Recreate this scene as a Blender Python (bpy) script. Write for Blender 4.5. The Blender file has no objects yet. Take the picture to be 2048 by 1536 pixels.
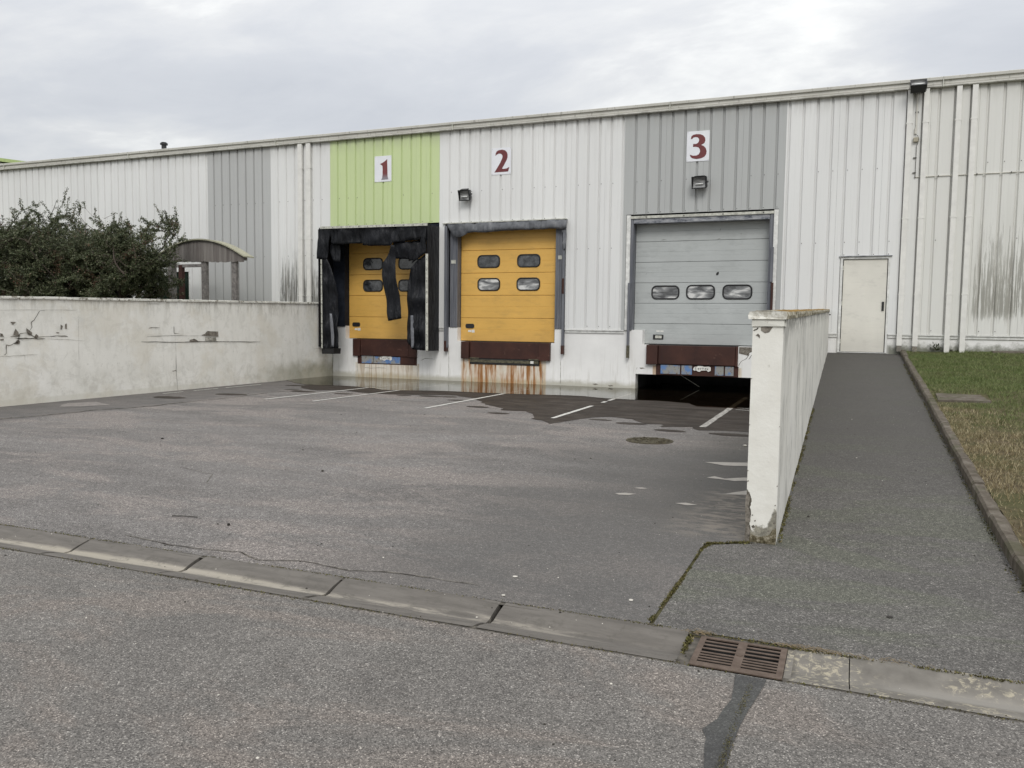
import bpy, bmesh, math, random
import numpy as np
from mathutils import Vector, Matrix, noise as mnoise
rnd = random.Random(7)
nr = np.random.RandomState(11)
S = bpy.context.scene
COL = S.collection

# ------------------------------------------------------------------ camera
FPX = 1624.19
def _rot(yaw, pi, ro):
    yaw, pi, ro = map(math.radians, (yaw, pi, ro))
    Rz = Matrix.Rotation(yaw, 3, 'Z'); Rx = Matrix.Rotation(pi, 3, 'X'); Ry = Matrix.Rotation(ro, 3, 'Y')
    return Rz @ Rx @ Ry
RC = _rot(22.430, -4.2413, -0.7114)
CAM = Vector((0, -20.586, 1.64))
cd = bpy.data.cameras.new('camera'); cam = bpy.data.objects.new('camera', cd); COL.objects.link(cam)
cd.sensor_width = 36; cd.lens = FPX / 2048 * 36; cd.clip_start = 0.05; cd.clip_end = 3000
r, f, u = RC.col[0], RC.col[1], RC.col[2]
cam.matrix_world = Matrix(((r.x, u.x, -f.x, CAM.x), (r.y, u.y, -f.y, CAM.y), (r.z, u.z, -f.z, CAM.z), (0, 0, 0, 1)))
S.camera = cam

# ------------------------------------------------------------------ light
S.view_settings.view_transform = 'Standard'
S.view_settings.look = 'None'
S.view_settings.exposure = 0.0
S.view_settings.gamma = 1.0
SUN_EL, SUN_AZ = 42, 158      # high soft sun behind the camera, a little to its right (azimuth clockwise from +Y)
W = bpy.data.worlds.new('World'); S.world = W; W.use_nodes = True
def build_world():
    nt = W.node_tree; nt.nodes.clear(); N = nt.nodes.new; L = nt.links.new
    out = N('ShaderNodeOutputWorld'); add = N('ShaderNodeAddShader')
    bg1 = N('ShaderNodeBackground'); bg2 = N('ShaderNodeBackground')
    sky = N('ShaderNodeTexSky'); sky.sky_type = 'NISHITA'; sky.sun_disc = False
    sky.sun_elevation = math.radians(SUN_EL); sky.sun_rotation = math.radians(SUN_AZ)
    L(sky.outputs[0], bg1.inputs[0]); bg1.inputs[1].default_value = 0.012
    tc = N('ShaderNodeTexCoord'); sep = N('ShaderNodeSeparateXYZ'); L(tc.outputs['Generated'], sep.inputs[0])
    def math_(op, a, b=None, c=None):
        n = N('ShaderNodeMath'); n.operation = op
        for i, v in enumerate((a, b, c)):
            if v is None: continue
            if isinstance(v, (int, float)): n.inputs[i].default_value = v
            else: L(v, n.inputs[i])
        return n.outputs[0]
    zc = math_('MAXIMUM', sep.outputs[2], 0.0)
    den = math_('ADD', zc, 0.16)
    cx = math_('DIVIDE', sep.outputs[0], den); cy = math_('DIVIDE', sep.outputs[1], den)
    comb = N('ShaderNodeCombineXYZ'); L(cx, comb.inputs[0]); L(cy, comb.inputs[1])
    mp = N('ShaderNodeMapping'); L(comb.outputs[0], mp.inputs[0]); mp.inputs['Rotation'].default_value = (0, 0, 0.5); mp.inputs['Scale'].default_value = (0.75, 1.15, 1); mp.inputs['Location'].default_value = (5.1, 0.2, 0)
    def noise(vec, sc, det, ro, dist):
        n = N('ShaderNodeTexNoise'); L(vec, n.inputs['Vector']); n.inputs['Scale'].default_value = sc; n.inputs['Detail'].default_value = det; n.inputs['Roughness'].default_value = ro; n.inputs['Distortion'].default_value = dist; return n.outputs[0]
    n1 = noise(mp.outputs[0], 0.95, 8, 0.56, 0.5)
    n2 = noise(mp.outputs[0], 3.0, 6, 0.6, 0.4)
    m = math_('ADD', math_('MULTIPLY', n1, 0.78), math_('MULTIPLY', n2, 0.22))
    cr = N('ShaderNodeValToRGB'); L(m, cr.inputs[0])
    e = cr.color_ramp.elements
    e[0].position = 0.36; e[0].color = (0.485, 0.50, 0.53, 1)
    e[1].position = 0.66; e[1].color = (0.86, 0.86, 0.83, 1)
    a = e.new(0.47); a.color = (0.545, 0.557, 0.58, 1)
    b = e.new(0.55); b.color = (0.625, 0.63, 0.635, 1)
    # CIE overcast law: the sky brightens steadily to the zenith
    grad = math_('MULTIPLY_ADD', zc, 1.45, 0.83)
    mul = N('ShaderNodeVectorMath'); mul.operation = 'SCALE'; L(cr.outputs[0], mul.inputs[0]); L(grad, mul.inputs['Scale'])
    L(mul.outputs[0], bg2.inputs[0]); bg2.inputs[1].default_value = 1.0
    L(bg1.outputs[0], add.inputs[0]); L(bg2.outputs[0], add.inputs[1]); L(add.outputs[0], out.inputs[0])
build_world()
sd = bpy.data.lights.new('sun', 'SUN'); sd.energy = 1.45; sd.angle = math.radians(24); sd.color = (1, 0.975, 0.94)
sun = bpy.data.objects.new('sun', sd); COL.objects.link(sun)
_az = math.radians(SUN_AZ); _el = math.radians(SUN_EL)
sdir = Vector((math.sin(_az) * math.cos(_el), math.cos(_az) * math.cos(_el), math.sin(_el)))
sun.rotation_euler = sdir.to_track_quat('Z', 'Y').to_euler(); sun.location = (0, -30, 30)

# ------------------------------------------------------------------ material helpers
class NB:
    def __init__(s, name, rough=0.6, spec=0.5, metal=0.0):
        s.m = bpy.data.materials.new(name); s.m.use_nodes = True; s.nt = s.m.node_tree
        s.b = s.nt.nodes['Principled BSDF']
        s.b.inputs['Roughness'].default_value = rough; s.b.inputs['Metallic'].default_value = metal
        s.b.inputs['Specular IOR Level'].default_value = spec
        g = s.nt.nodes.new('ShaderNodeNewGeometry'); s.pos = g.outputs['Position']; s.geo = g
        s._sep = None
    def N(s, t): return s.nt.nodes.new(t)
    def L(s, a, b): s.nt.links.new(a, b)
    def xyz(s, i):
        if s._sep is None:
            s._sep = s.N('ShaderNodeSeparateXYZ'); s.L(s.pos, s._sep.inputs[0])
        return s._sep.outputs[i]
    def set(s, inp, v):
        if isinstance(v, (int, float)): inp.default_value = v
        elif isinstance(v, tuple): inp.default_value = v if len(v) == 4 else (*v, 1)
        else: s.L(v, inp)
    def math(s, op, a, b=None, c=None, clamp=False):
        n = s.N('ShaderNodeMath'); n.operation = op; n.use_clamp = clamp
        for i, v in enumerate((a, b, c)):
            if v is not None: s.set(n.inputs[i], v)
        return n.outputs[0]
    def map(s, scale=(1, 1, 1), loc=(0, 0, 0), rot=(0, 0, 0), vec=None):
        n = s.N('ShaderNodeMapping'); s.L(vec or s.pos, n.inputs[0])
        n.inputs['Scale'].default_value = scale; n.inputs['Location'].default_value = loc; n.inputs['Rotation'].default_value = rot
        return n.outputs[0]
    def noise(s, scale, det=4, ro=0.55, vec=None, dist=0.0):
        n = s.N('ShaderNodeTexNoise'); s.L(vec or s.pos, n.inputs['Vector'])
        n.inputs['Scale'].default_value = scale; n.inputs['Detail'].default_value = det
        n.inputs['Roughness'].default_value = ro; n.inputs['Distortion'].default_value = dist
        return n.outputs[0]
    def voro(s, scale, vec=None, out='Color', feat='F1', rand=1.0):
        n = s.N('ShaderNodeTexVoronoi'); s.L(vec or s.pos, n.inputs['Vector']); n.inputs['Scale'].default_value = scale
        n.feature = feat; n.inputs['Randomness'].default_value = rand
        return n.outputs[out]
    def ramp(s, fac, stops):
        n = s.N('ShaderNodeValToRGB'); s.L(fac, n.inputs[0]); e = n.color_ramp.elements
        for i, (p, c) in enumerate(stops):
            el = e[i] if i < 2 else e.new(p)
            el.position = p
            el.color = (c, c, c, 1) if isinstance(c, (int, float)) else (*c, 1)
        return n.outputs[0]
    def band(s, v, a, b):           # smooth 0..1 as v goes a..b
        n = s.N('ShaderNodeMapRange'); n.interpolation_type = 'SMOOTHSTEP'
        s.set(n.inputs[0], v); n.inputs[1].default_value = a; n.inputs[2].default_value = b
        return n.outputs[0]
    def mix(s, fac, a, b, mode='MIX'):
        n = s.N('ShaderNodeMix'); n.data_type = 'RGBA'; n.blend_type = mode
        s.set(n.inputs[0], fac); s.set(n.inputs[6], a); s.set(n.inputs[7], b)
        return n.outputs[2]
    def mul(s, a, b): return s.math('MULTIPLY', a, b)
    def color(s, v): s.set(s.b.inputs['Base Color'], v); return s
    def rough(s, v): s.set(s.b.inputs['Roughness'], v); return s
    def bump(s, h, strength=0.3, dist=0.01):
        n = s.N('ShaderNodeBump'); n.inputs['Strength'].default_value = strength; n.inputs['Distance'].default_value = dist
        s.L(h, n.inputs['Height']); s.L(n.outputs[0], s.b.inputs['Normal']); return s

def simple(name, c, rough=0.6, spec=0.5, metal=0, var=0.12, sc=6):
    n = NB(name, rough, spec, metal)
    f = n.noise(sc, 5, 0.6)
    d = tuple(x * (1 - var * 1.6) for x in c); l = tuple(min(1, x * (1 + var)) for x in c)
    n.color(n.ramp(f, [(0.3, d), (0.7, l)]))
    return n.m

def asphalt(name, lo, hi, pink, coarse=0.55, big=0.35, streak=(0.9, 0.25, 1), rot=0.5, speck=1.0):
    n = NB(name, 0.88, 0.35)
    g1 = n.noise(big, 8, 0.66, vec=n.map(streak, rot=(0, 0, rot)), dist=1.2)
    g2 = n.noise(2.6, 8, 0.72)
    base = n.ramp(n.math('ADD', n.mul(g1, 0.7), n.mul(g2, 0.3)), [(0.36, lo), (0.5, tuple((a + b) / 2 for a, b in zip(lo, hi))), (0.62, hi)])
    base = n.mix(n.band(n.noise(0.8, 7, 0.68, vec=n.map((0.6, 1.5, 1), (9, 4, 0), (0, 0, 0.2)), dist=0.7), 0.47, 0.60), base, pink)
    # aggregate: individual chippings, some pale, some dark
    v = n.N('ShaderNodeTexVoronoi'); n.L(n.pos, v.inputs['Vector']); v.inputs['Scale'].default_value = 175
    sp = n.N('ShaderNodeSeparateColor'); n.L(v.outputs['Color'], sp.inputs[0])
    chip = n.ramp(sp.outputs[0], [(0.0, 0.35), (0.25, 0.72), (0.55, 1.0), (0.85, 1.3), (0.96, 1.9), (1.0, 2.8)])
    gap = n.band(v.outputs['Distance'], 0.62, 0.28)
    gap = n.math('MULTIPLY_ADD', gap, 0.30, 0.76)
    sc = n.N('ShaderNodeVectorMath'); sc.operation = 'SCALE'; n.L(base, sc.inputs[0])
    k = n.math('MULTIPLY', chip, gap)
    v2 = n.N('ShaderNodeSeparateColor'); n.L(n.voro(58), v2.inputs[0])      # coarser stones still readable farther off
    k = n.math('MULTIPLY', k, n.math('MULTIPLY_ADD', n.math('POWER', v2.outputs[0], 3.0), coarse, 1 - coarse * 0.25))
    k = n.math('MULTIPLY', k, n.math('MULTIPLY_ADD', n.noise(14, 6, 0.75), 0.7, 0.65))
    k = n.math('ADD', n.mul(k, speck), 1 - speck) if speck != 1 else k
    n.L(k, sc.inputs['Scale'])
    # light dust and rare pale stones, dark pits
    st = n.voro(9, out='Distance'); pits = n.band(st, 0.035, 0.02)
    pits = n.mul(pits, n.band(n.noise(3.1, 2), 0.56, 0.6))
    c = n.mix(pits, sc.outputs[0], (0.02, 0.02, 0.018))
    n.color(c)
    h = n.math('ADD', n.mul(sp.outputs[1], 0.6), n.mul(n.band(v.outputs['Distance'], 0.7, 0.1), 0.8))
    n.bump(h, 0.55, 0.004)
    return n

# ------------------------------------------------------------------ materials
M = {}
# yard: worn grey-pink wearing course with drainage streaks
ya = asphalt('yard_asphalt', (0.140, 0.130, 0.121), (0.235, 0.220, 0.207), (0.240, 0.215, 0.197), streak=(0.5, 1.5, 1), rot=0.12, speck=0.95)
def yard_zones(n):
    bc = n.b.inputs['Base Color'].links[0].from_socket
    x, y = n.xyz(0), n.xyz(1)
    w = n.noise(0.6, 4, 0.6)
    # patched darker strip along the left wall, bounded by a wandering joint
    e = n.math('MULTIPLY_ADD', w, 1.1, -0.55)
    m1 = n.band(n.math('ADD', x, e), -12.05, -12.4)
    c = n.mix(n.mul(m1, 0.72), bc, n.mix(n.band(n.noise(2.2, 4), .4, .6), (0.10, 0.095, 0.09), (0.13, 0.12, 0.112)))
    # silt washed pale on the strip
    # damp, mossy foot of the right wall
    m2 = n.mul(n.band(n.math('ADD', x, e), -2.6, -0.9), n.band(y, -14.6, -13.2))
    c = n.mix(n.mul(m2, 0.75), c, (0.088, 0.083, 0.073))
    # worn darker traffic area in front of the wall
    m3 = n.mul(n.band(n.math('ADD', x, n.mul(e, 2.2)), -4.2, -2.2), n.band(y, -9.0, -10.5))
    c = n.mix(n.mul(m3, 0.62), c, n.mix(n.noise(50, 4, .7), (0.06, 0.058, 0.054), (0.125, 0.12, 0.113)))
    m4 = n.mul(n.band(n.math('ADD', x, n.mul(e, 0.6)), -1.45, -0.95), n.mul(n.band(n.math('ADD', y, n.mul(e, 1.0)), -12.1, -12.7), n.band(y, -14.4, -14.0)))
    silt = n.band(n.noise(2.2, 5, 0.65, vec=n.map((2.2, 4.5, 1))), 0.42, 0.60)
    c = n.mix(n.mul(n.mul(m4, silt), 0.8), c, (0.23, 0.205, 0.175))
    n.color(c)
yard_zones(ya); M['yard'] = ya.m
ro = asphalt('road_asphalt', (0.150, 0.140, 0.128), (0.205, 0.192, 0.175), (0.205, 0.181, 0.160), big=0.7, streak=(1, 1, 1), rot=0, coarse=0.28, speck=0.92)
M['road'] = ro.m
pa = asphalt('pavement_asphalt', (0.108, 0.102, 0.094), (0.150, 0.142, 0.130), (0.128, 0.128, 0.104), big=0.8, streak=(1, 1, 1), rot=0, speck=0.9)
_bc = pa.b.inputs['Base Color'].links[0].from_socket     # wall shading and view angle painted in, darker towards the door
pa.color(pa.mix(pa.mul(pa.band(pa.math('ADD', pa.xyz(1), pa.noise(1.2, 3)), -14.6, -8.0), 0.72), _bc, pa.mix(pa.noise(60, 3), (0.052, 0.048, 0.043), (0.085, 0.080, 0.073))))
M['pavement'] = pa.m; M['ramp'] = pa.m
pt = asphalt('patch_asphalt', (0.06, 0.06, 0.058), (0.085, 0.083, 0.08), (0.08, 0.08, 0.075), speck=0.5)
M['patch'] = pt.m
# damp asphalt (darkened by absorbed water, slight sheen)
n = NB('damp_asphalt', 0.6, 0.12)
f = n.noise(1.3, 5, 0.6, vec=n.map((0.8, 2.6, 1)), dist=0.8)
n.color(n.ramp(f, [(0.36, (0.036, 0.030, 0.025)), (0.5, (0.046, 0.038, 0.032)), (0.7, (0.075, 0.063, 0.053))]))
n.bump(n.voro(105, out='Distance'), 0.5, 0.004)
n.rough(n.ramp(n.noise(2.5, 4), [(0.35, 0.62), (0.65, 0.85)])); M['damp'] = n.m
# standing water: clear, grazing reflection
def water_mat():
    n = NB('standing_water'); nt = n.nt; out = nt.nodes['Material Output']
    gl = n.N('ShaderNodeBsdfGlossy'); gl.inputs['Roughness'].default_value = 0.012; gl.inputs[0].default_value = (0.93, 0.93, 0.9, 1)
    tr = n.N('ShaderNodeBsdfTransparent'); tr.inputs[0].default_value = (0.42, 0.37, 0.30, 1)
    fr = n.N('ShaderNodeFresnel'); fr.inputs[0].default_value = 1.33
    bp = n.N('ShaderNodeBump'); bp.inputs['Strength'].default_value = 0.03; bp.inputs['Distance'].default_value = 0.01
    n.L(n.noise(5, 2, 0.5), bp.inputs['Height']); n.L(bp.outputs[0], gl.inputs['Normal']); n.L(bp.outputs[0], fr.inputs['Normal'])
    mx = n.N('ShaderNodeMixShader'); n.L(fr.outputs[0], mx.inputs[0]); n.L(tr.outputs[0], mx.inputs[1]); n.L(gl.outputs[0], mx.inputs[2])
    n.L(mx.outputs[0], out.inputs[0]); return n.m
M['water'] = water_mat()
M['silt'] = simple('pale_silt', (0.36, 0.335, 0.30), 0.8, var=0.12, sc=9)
M['silt_dark'] = simple('washed_silt', (0.22, 0.20, 0.185), 0.85, var=0.2, sc=9)
n = NB('worn_line_paint', 0.6)
f = n.noise(14, 6, 0.7); n.color(n.mix(n.band(f, 0.53, 0.64), (0.56, 0.55, 0.51), (0.17, 0.16, 0.145))); M['line'] = n.m
n = NB('worn_line_paint_faint', 0.6)
f = n.noise(16, 6, 0.7); n.color(n.mix(n.band(f, 0.44, 0.6), (0.45, 0.43, 0.39), (0.11, 0.1, 0.09))); M['line_worn'] = n.m

def cladding(name, c, groove_shade=0.5, streaks=True):
    n = NB(name, 0.42, 0.35)
    x, z = n.xyz(0), n.xyz(2)
    tone = n.noise(0.9, 3, 0.5, vec=n.map((0.8, 1, 0.25)))
    base = n.ramp(tone, [(0.3, tuple(v * 0.93 for v in c)), (0.7, tuple(min(1, v * 1.03) for v in c))])
    # fine vertical rain streaks
    vs = n.noise(1.0, 5, 0.7, vec=n.map((22, 22, 0.45)))
    base = n.mix(n.mul(n.band(vs, 0.48, 0.75), 0.28), base, tuple(v * 0.66 for v in c))
    # soot run down from the gutter
    top = n.band(z, 6.45, 6.98); tn = n.noise(1.0, 4, 0.7, vec=n.map((9, 9, 0.8)))
    base = n.mix(n.mul(n.mul(top, n.band(tn, 0.35, 0.6)), 0.35), base, (0.30, 0.29, 0.26))
    # shade of the recessed grooves painted into the colour (depth of the profile)
    y = n.xyz(1)
    gr = n.band(y, -0.030, -0.008)
    base = n.mix(n.mul(gr, groove_shade * 0.7), base, tuple(v * 0.50 for v in c))
    if streaks:
        # heavy algae on two stretches
        s1 = n.noise(1.0, 6, 0.75, vec=n.map((24, 24, 0.75), (3, 0, 1)))
        s2 = n.noise(1.0, 4, 0.6, vec=n.map((1.5, 1, 0.45)))
        zone = n.mul(n.band(x, 2.15, 2.65), n.mul(n.band(z, 1.48, 2.1), n.band(n.math('ADD', z, n.mul(s2, 1.6)), 6.6, 2.9)))
        zl = n.mul(n.mul(n.band(x, -16.55, -16.1), n.band(x, -14.35, -14.9)), n.band(z, 4.7, 2.4))
        zz = n.math('ADD', zone, zl, clamp=True)
        th = n.math('SUBTRACT', n.math('ADD', s1, n.mul(s2, 0.25)), n.math('MULTIPLY_ADD', zz, -0.27, 0.83))
        dm = n.mul(n.band(th, -0.02, 0.055), zz)
        base = n.mix(n.mul(dm, 0.88), base, (0.095, 0.092, 0.082))
        haze_ = n.mul(zz, n.band(n.noise(1.0, 5, 0.7, vec=n.map((9, 9, 0.55), (1, 0, 3))), 0.42, 0.62))
        base = n.mix(n.mul(haze_, 0.3), base, (0.30, 0.29, 0.25))
        base = n.mix(n.mul(n.band(x, 0.9, 1.6), 0.30), base, (0.60, 0.585, 0.50))
        # thin scattered scuffs
        s3 = n.noise(1.0, 6, 0.8, vec=n.map((16, 16, 2.2), (7, 1, 4)))
        low = n.band(z, 3.9, 1.8)
        base = n.mix(n.mul(n.mul(n.band(s3, 0.69, 0.76), low), 0.7), base, (0.2, 0.19, 0.18))
    n.color(base); n.bump(n.noise(2.4, 3, 0.5, vec=n.map((1, 1, 0.3))), 0.12, 0.02)
    return n.m
M['clad_white'] = cladding('white_cladding', (0.735, 0.738, 0.722), 0.2)
M['clad_grey'] = cladding('grey_cladding', (0.435, 0.445, 0.435), 0.3, False)
M['clad_greyl'] = cladding('pale_grey_cladding', (0.47, 0.475, 0.465), 0.7, False)
M['clad_green'] = cladding('lime_cladding', (0.56, 0.655, 0.35), 0.15, False)
n = NB('eaves_metal', 0.5)
vs = n.noise(1.0, 6, 0.75, vec=n.map((14, 14, 3)))
lowr = n.band(n.xyz(2), 7.02, 6.93)
c = n.ramp(n.noise(1.2, 3), [(0.3, (0.50, 0.49, 0.44)), (0.7, (0.60, 0.59, 0.54))])
c = n.mix(n.mul(n.band(vs, 0.56, 0.68), 0.6), c, (0.13, 0.12, 0.10))
c = n.mix(n.mul(n.mul(lowr, n.band(n.noise(3, 5, 0.7), 0.45, 0.58)), 0.5), c, (0.12, 0.11, 0.09))
n.color(c); M['eaves'] = n.m
M['pipe_white'] = simple('white_pipe_paint', (0.72, 0.71, 0.67), 0.4, var=0.06)
M['white_trim'] = simple('white_trim', (0.70, 0.70, 0.67), 0.5, var=0.15, sc=9)

# rendered concrete plinth under the docks
def plinth_mat():
    n = NB('painted_plinth', 0.7, 0.3); x, z = n.xyz(0), n.xyz(2)
    c = n.ramp(n.noise(1.4, 5, 0.6), [(0.3, (0.74, 0.735, 0.715)), (0.7, (0.83, 0.825, 0.80))])
    # algae tide mark
    tide = n.band(n.math('ADD', z, n.mul(n.noise(4, 4), -0.22)), 0.10, -0.06)
    c = n.mix(n.mul(tide, 0.6), c, (0.28, 0.26, 0.17))
    st = n.noise(1.0, 5, 0.7, vec=n.map((11, 11, 0.7)))
    c = n.mix(n.mul(n.mul(n.band(st, 0.5, 0.68), n.band(z, 1.3, 0.1)), 0.35), c, (0.36, 0.34, 0.27))
    # rust and dirt runs below the levellers
    for (a, b, zt, k, col) in ((-10.05, -7.52, 0.70, 0.95, (0.27, 0.115, 0.03)), (-13.55, -11.4, 0.45, 0.45, (0.26, 0.17, 0.08)), (-4.6, -2.4, 0.62, 0.5, (0.3, 0.16, 0.06))):
        zone = n.mul(n.mul(n.band(x, a - 0.03, a + 0.02), n.band(x, b + 0.03, b - 0.02)), n.band(z, zt + 0.02, zt - 0.02))
        rr = n.math('ADD', n.mul(n.noise(1.0, 4, 0.65, vec=n.map((5.0, 5.0, 0.5), (a, 0, 0)), dist=0.3), 0.7), n.mul(n.noise(1.0, 4, 0.6, vec=n.map((24, 24, 0.6), (a, 0, 0))), 0.3))
        c = n.mix(n.mul(zone, n.mul(n.noise(3.5, 5, .65), 0.85 if k > .9 else .6)), c, (0.50, 0.38, 0.19))
        c = n.mix(n.mul(n.mul(zone, n.band(rr, 0.44, 0.56)), k * 0.55), c, tuple(v * 1.7 for v in col))
        c = n.mix(n.mul(n.mul(zone, n.band(rr, 0.49, 0.58)), k), c, col)
    ry = n.band(n.xyz(0), 0.75, 0.9)   # mossy foot beside the lawn
    fo = n.mul(ry, n.band(n.math('ADD', z, n.mul(n.noise(5, 5, .7), -0.5)), 1.12, 0.9))
    c = n.mix(n.mul(fo, 0.85), c, (0.12, 0.125, 0.085))
    n.color(c); n.bump(n.noise(9, 6, 0.65), 0.25, 0.01); return n.m
M['plinth'] = plinth_mat()
n = NB('dark_concrete', 0.9); n.color(n.ramp(n.noise(3, 5), [(0.3, 0.015), (0.7, 0.035)])); M['darkconc'] = n.m

def render_wall(name, right=False):
    n = NB(name, 0.85, 0.2); x, y, z = n.xyz(0), n.xyz(1), n.xyz(2)
    c = n.ramp(n.noise(1.1, 6, 0.62), [(0.3, (0.74, 0.725, 0.67)), (0.5, (0.80, 0.785, 0.73)), (0.7, (0.84, 0.825, 0.78))])
    # patchy repaint
    bl = n.noise(3.2, 6, 0.7, dist=0.4); c = n.mix(n.mul(n.band(bl, 0.52, 0.62), 0.32), c, (0.60, 0.585, 0.53))
    if right:
        # vertical grime on the path side
        side = n.band(x, -0.452, -0.446)
        vs = n.noise(1.0, 6, 0.75, vec=n.map((4.2, 4.2, 0.9)), dist=0.5); vt = n.noise(1.0, 4, 0.6, vec=n.map((1.2, 1.2, 0.35), (4, 4, 0)))
        c = n.mix(n.mul(side, 0.35), c, (0.52, 0.51, 0.47))
        c = n.mix(n.mul(n.mul(side, n.band(n.math('ADD', n.mul(vs, .7), n.mul(vt, .3)), 0.48, 0.66)), 0.45), c, (0.28, 0.275, 0.25))
        c = n.mix(n.mul(n.mul(side, n.band(n.noise(3.0, 6, .7, vec=n.map((1, 1, .6), (2, 0, 0))), .52, .62)), .4), c, (0.25, 0.245, 0.225))
        # end face stays cleaner; lost render at its foot and near corner
        end = n.band(y, -14.20, -14.23)
        c = n.mix(n.mul(end, 0.75), c, n.ramp(n.noise(7, 5), [(0.3, (0.70, 0.685, 0.62)), (0.7, (0.78, 0.77, 0.71))]))
        nn = n.noise(17, 5, 0.7); nb = n.noise(6, 4, 0.6)
        cor = n.math('ADD', n.math('ADD', n.mul(n.band(x, -0.605, -0.66), 0.75), n.mul(n.band(z, 0.48, 0.33), 0.62)), n.math('MULTIPLY_ADD', nn, 1.3, -1.68))
        c = n.mix(n.mul(n.band(cor, 0.0, 0.06), end), c, n.ramp(n.noise(45, 4), [(0.35, (0.03, 0.027, 0.022)), (0.65, (0.13, 0.115, 0.09))]))
        ft = n.math('ADD', n.band(n.math('SUBTRACT', z, n.mul(n.band(x, -0.53, -0.45), 0.16)), 0.20, 0.02), n.math('MULTIPLY_ADD', nb, 1.6, -1.15))
        c = n.mix(n.mul(n.mul(n.band(n.math('ADD', ft, n.math('MULTIPLY_ADD', n.noise(34, 6, .75), 1.1, -.55)), 0.0, 0.3), end), 0.85), c, n.ramp(n.noise(26, 6, .7), [(0.4, (0.075, 0.068, 0.042)), (0.6, (0.26, 0.24, 0.18))]))
        # grime under the coping
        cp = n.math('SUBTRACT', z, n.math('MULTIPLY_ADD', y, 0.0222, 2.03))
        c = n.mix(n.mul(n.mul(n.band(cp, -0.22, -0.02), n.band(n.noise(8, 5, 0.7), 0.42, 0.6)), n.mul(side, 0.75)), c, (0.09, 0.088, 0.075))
    else:
        vs = n.noise(1.0, 5, 0.7, vec=n.map((5, 5, 1.1))); c = n.mix(n.mul(n.band(vs, 0.5, 0.7), 0.22), c, (0.48, 0.47, 0.42))
        bn = n.noise(1.9, 7, 0.75, vec=n.map((1, 1, 1.3), (5, 5, 5)), dist=0.8); c = n.mix(n.mul(n.band(bn, 0.54, 0.62), 0.2), c, (0.42, 0.41, 0.36))
        c = n.mix(n.mul(n.band(n.noise(8, 6, 0.75), 0.60, 0.70), 0.35), c, (0.36, 0.34, 0.29))
        # grime thickening to the damp foot
        lo = n.mul(n.band(z, 0.85, 0.1), n.band(n.noise(2.6, 6, 0.72), 0.45, 0.62))
        c = n.mix(n.mul(lo, 0.35), c, (0.40, 0.375, 0.31))
        ti = n.mul(n.band(y, -4.5, -1.0), n.band(n.math('ADD', z, n.mul(n.noise(2.5, 4), -0.5)), 0.35, 0.0))
        c = n.mix(n.mul(ti, 0.75), c, (0.23, 0.215, 0.14))
        clean = n.mul(n.band(z, 0.14, 0.09), n.band(y, -4, -6)); c = n.mix(n.mul(clean, 0.5), c, (0.62, 0.60, 0.52))
        tp = n.mul(n.band(z, 1.6, 2.05), n.band(n.noise(1.0, 6, 0.75, vec=n.map((7, 7, 1.4))), 0.46, 0.62)); c = n.mix(n.mul(tp, 0.5), c, (0.34, 0.325, 0.27))
        wm = n.noise(0.7, 6, .7, vec=n.map((1, 1, 1), (2, 8, 1))); c = n.mix(n.mul(n.band(wm, .5, .64), .35), c, (0.62, 0.57, 0.46))
    n.color(c); n.bump(n.math('ADD', n.noise(14, 6, 0.7), n.mul(n.noise(2, 3), 0.7)), 0.35, 0.012); return n.m
M['wall_left'] = render_wall('cream_render')
M['wall_right'] = render_wall('weathered_render', True)
n = NB('exposed_block', 0.95, 0.1); n.color(n.ramp(n.noise(16, 6, 0.75), [(0.35, (0.06, 0.052, 0.042)), (0.6, (0.26, 0.235, 0.20))])); n.bump(n.noise(30, 5), 0.6, 0.01); M['exposed'] = n.m
n = NB('foot_dirt', 1.0, 0.0); n.color(n.ramp(n.noise(30, 6, .75), [(0.38, (0.045, 0.038, 0.022)), (0.52, (0.15, 0.13, 0.085)), (0.66, (0.34, 0.31, 0.24))])); M['foot_dirt'] = n.m
n = NB('crack_shadow', 1.0, 0.0); n.color(n.ramp(n.noise(12, 4), [(0.4, (0.035, 0.03, 0.024)), (0.62, (0.20, 0.185, 0.155))])); M['crack'] = n.m
n = NB('faint_crack', 1.0, 0.0); n.color(n.ramp(n.noise(9, 5, .7), [(0.45, (0.22, 0.21, 0.18)), (0.6, (0.48, 0.46, 0.41))])); M['crack_faint'] = n.m
n = NB('lichen_coping', 0.95, 0.1); up = n.N('ShaderNodeSeparateXYZ'); n.L(n.geo.outputs['Normal'], up.inputs[0])
base = n.ramp(n.noise(14, 6, 0.7), [(0.38, (0.09, 0.08, 0.055)), (0.48, (0.34, 0.30, 0.21)), (0.60, (0.60, 0.58, 0.50))])
base = n.mix(n.mul(n.band(up.outputs[2], 0.6, 0.9), n.band(n.xyz(1), -14.25, -13.6)), base, n.ramp(n.noise(10, 6, 0.7), [(0.35, (0.12, 0.075, 0.03)), (0.6, (0.30, 0.19, 0.06))]))
base = n.mix(n.mul(n.band(n.xyz(1), -14.23, -14.262), 0.85), base, n.ramp(n.noise(20, 5, .7), [(0.4, (0.45, 0.43, 0.37)), (0.55, (0.72, 0.71, 0.65))]))
n.color(base); n.bump(n.noise(25, 6, 0.7), 0.7, 0.012); M['lichen'] = n.m
n = NB('white_coping', 0.8, 0.2); n.color(n.mix(n.band(n.noise(7, 6, 0.75), 0.50, 0.64), (0.66, 0.65, 0.59), (0.20, 0.18, 0.14))); M['coping'] = n.m

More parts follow.
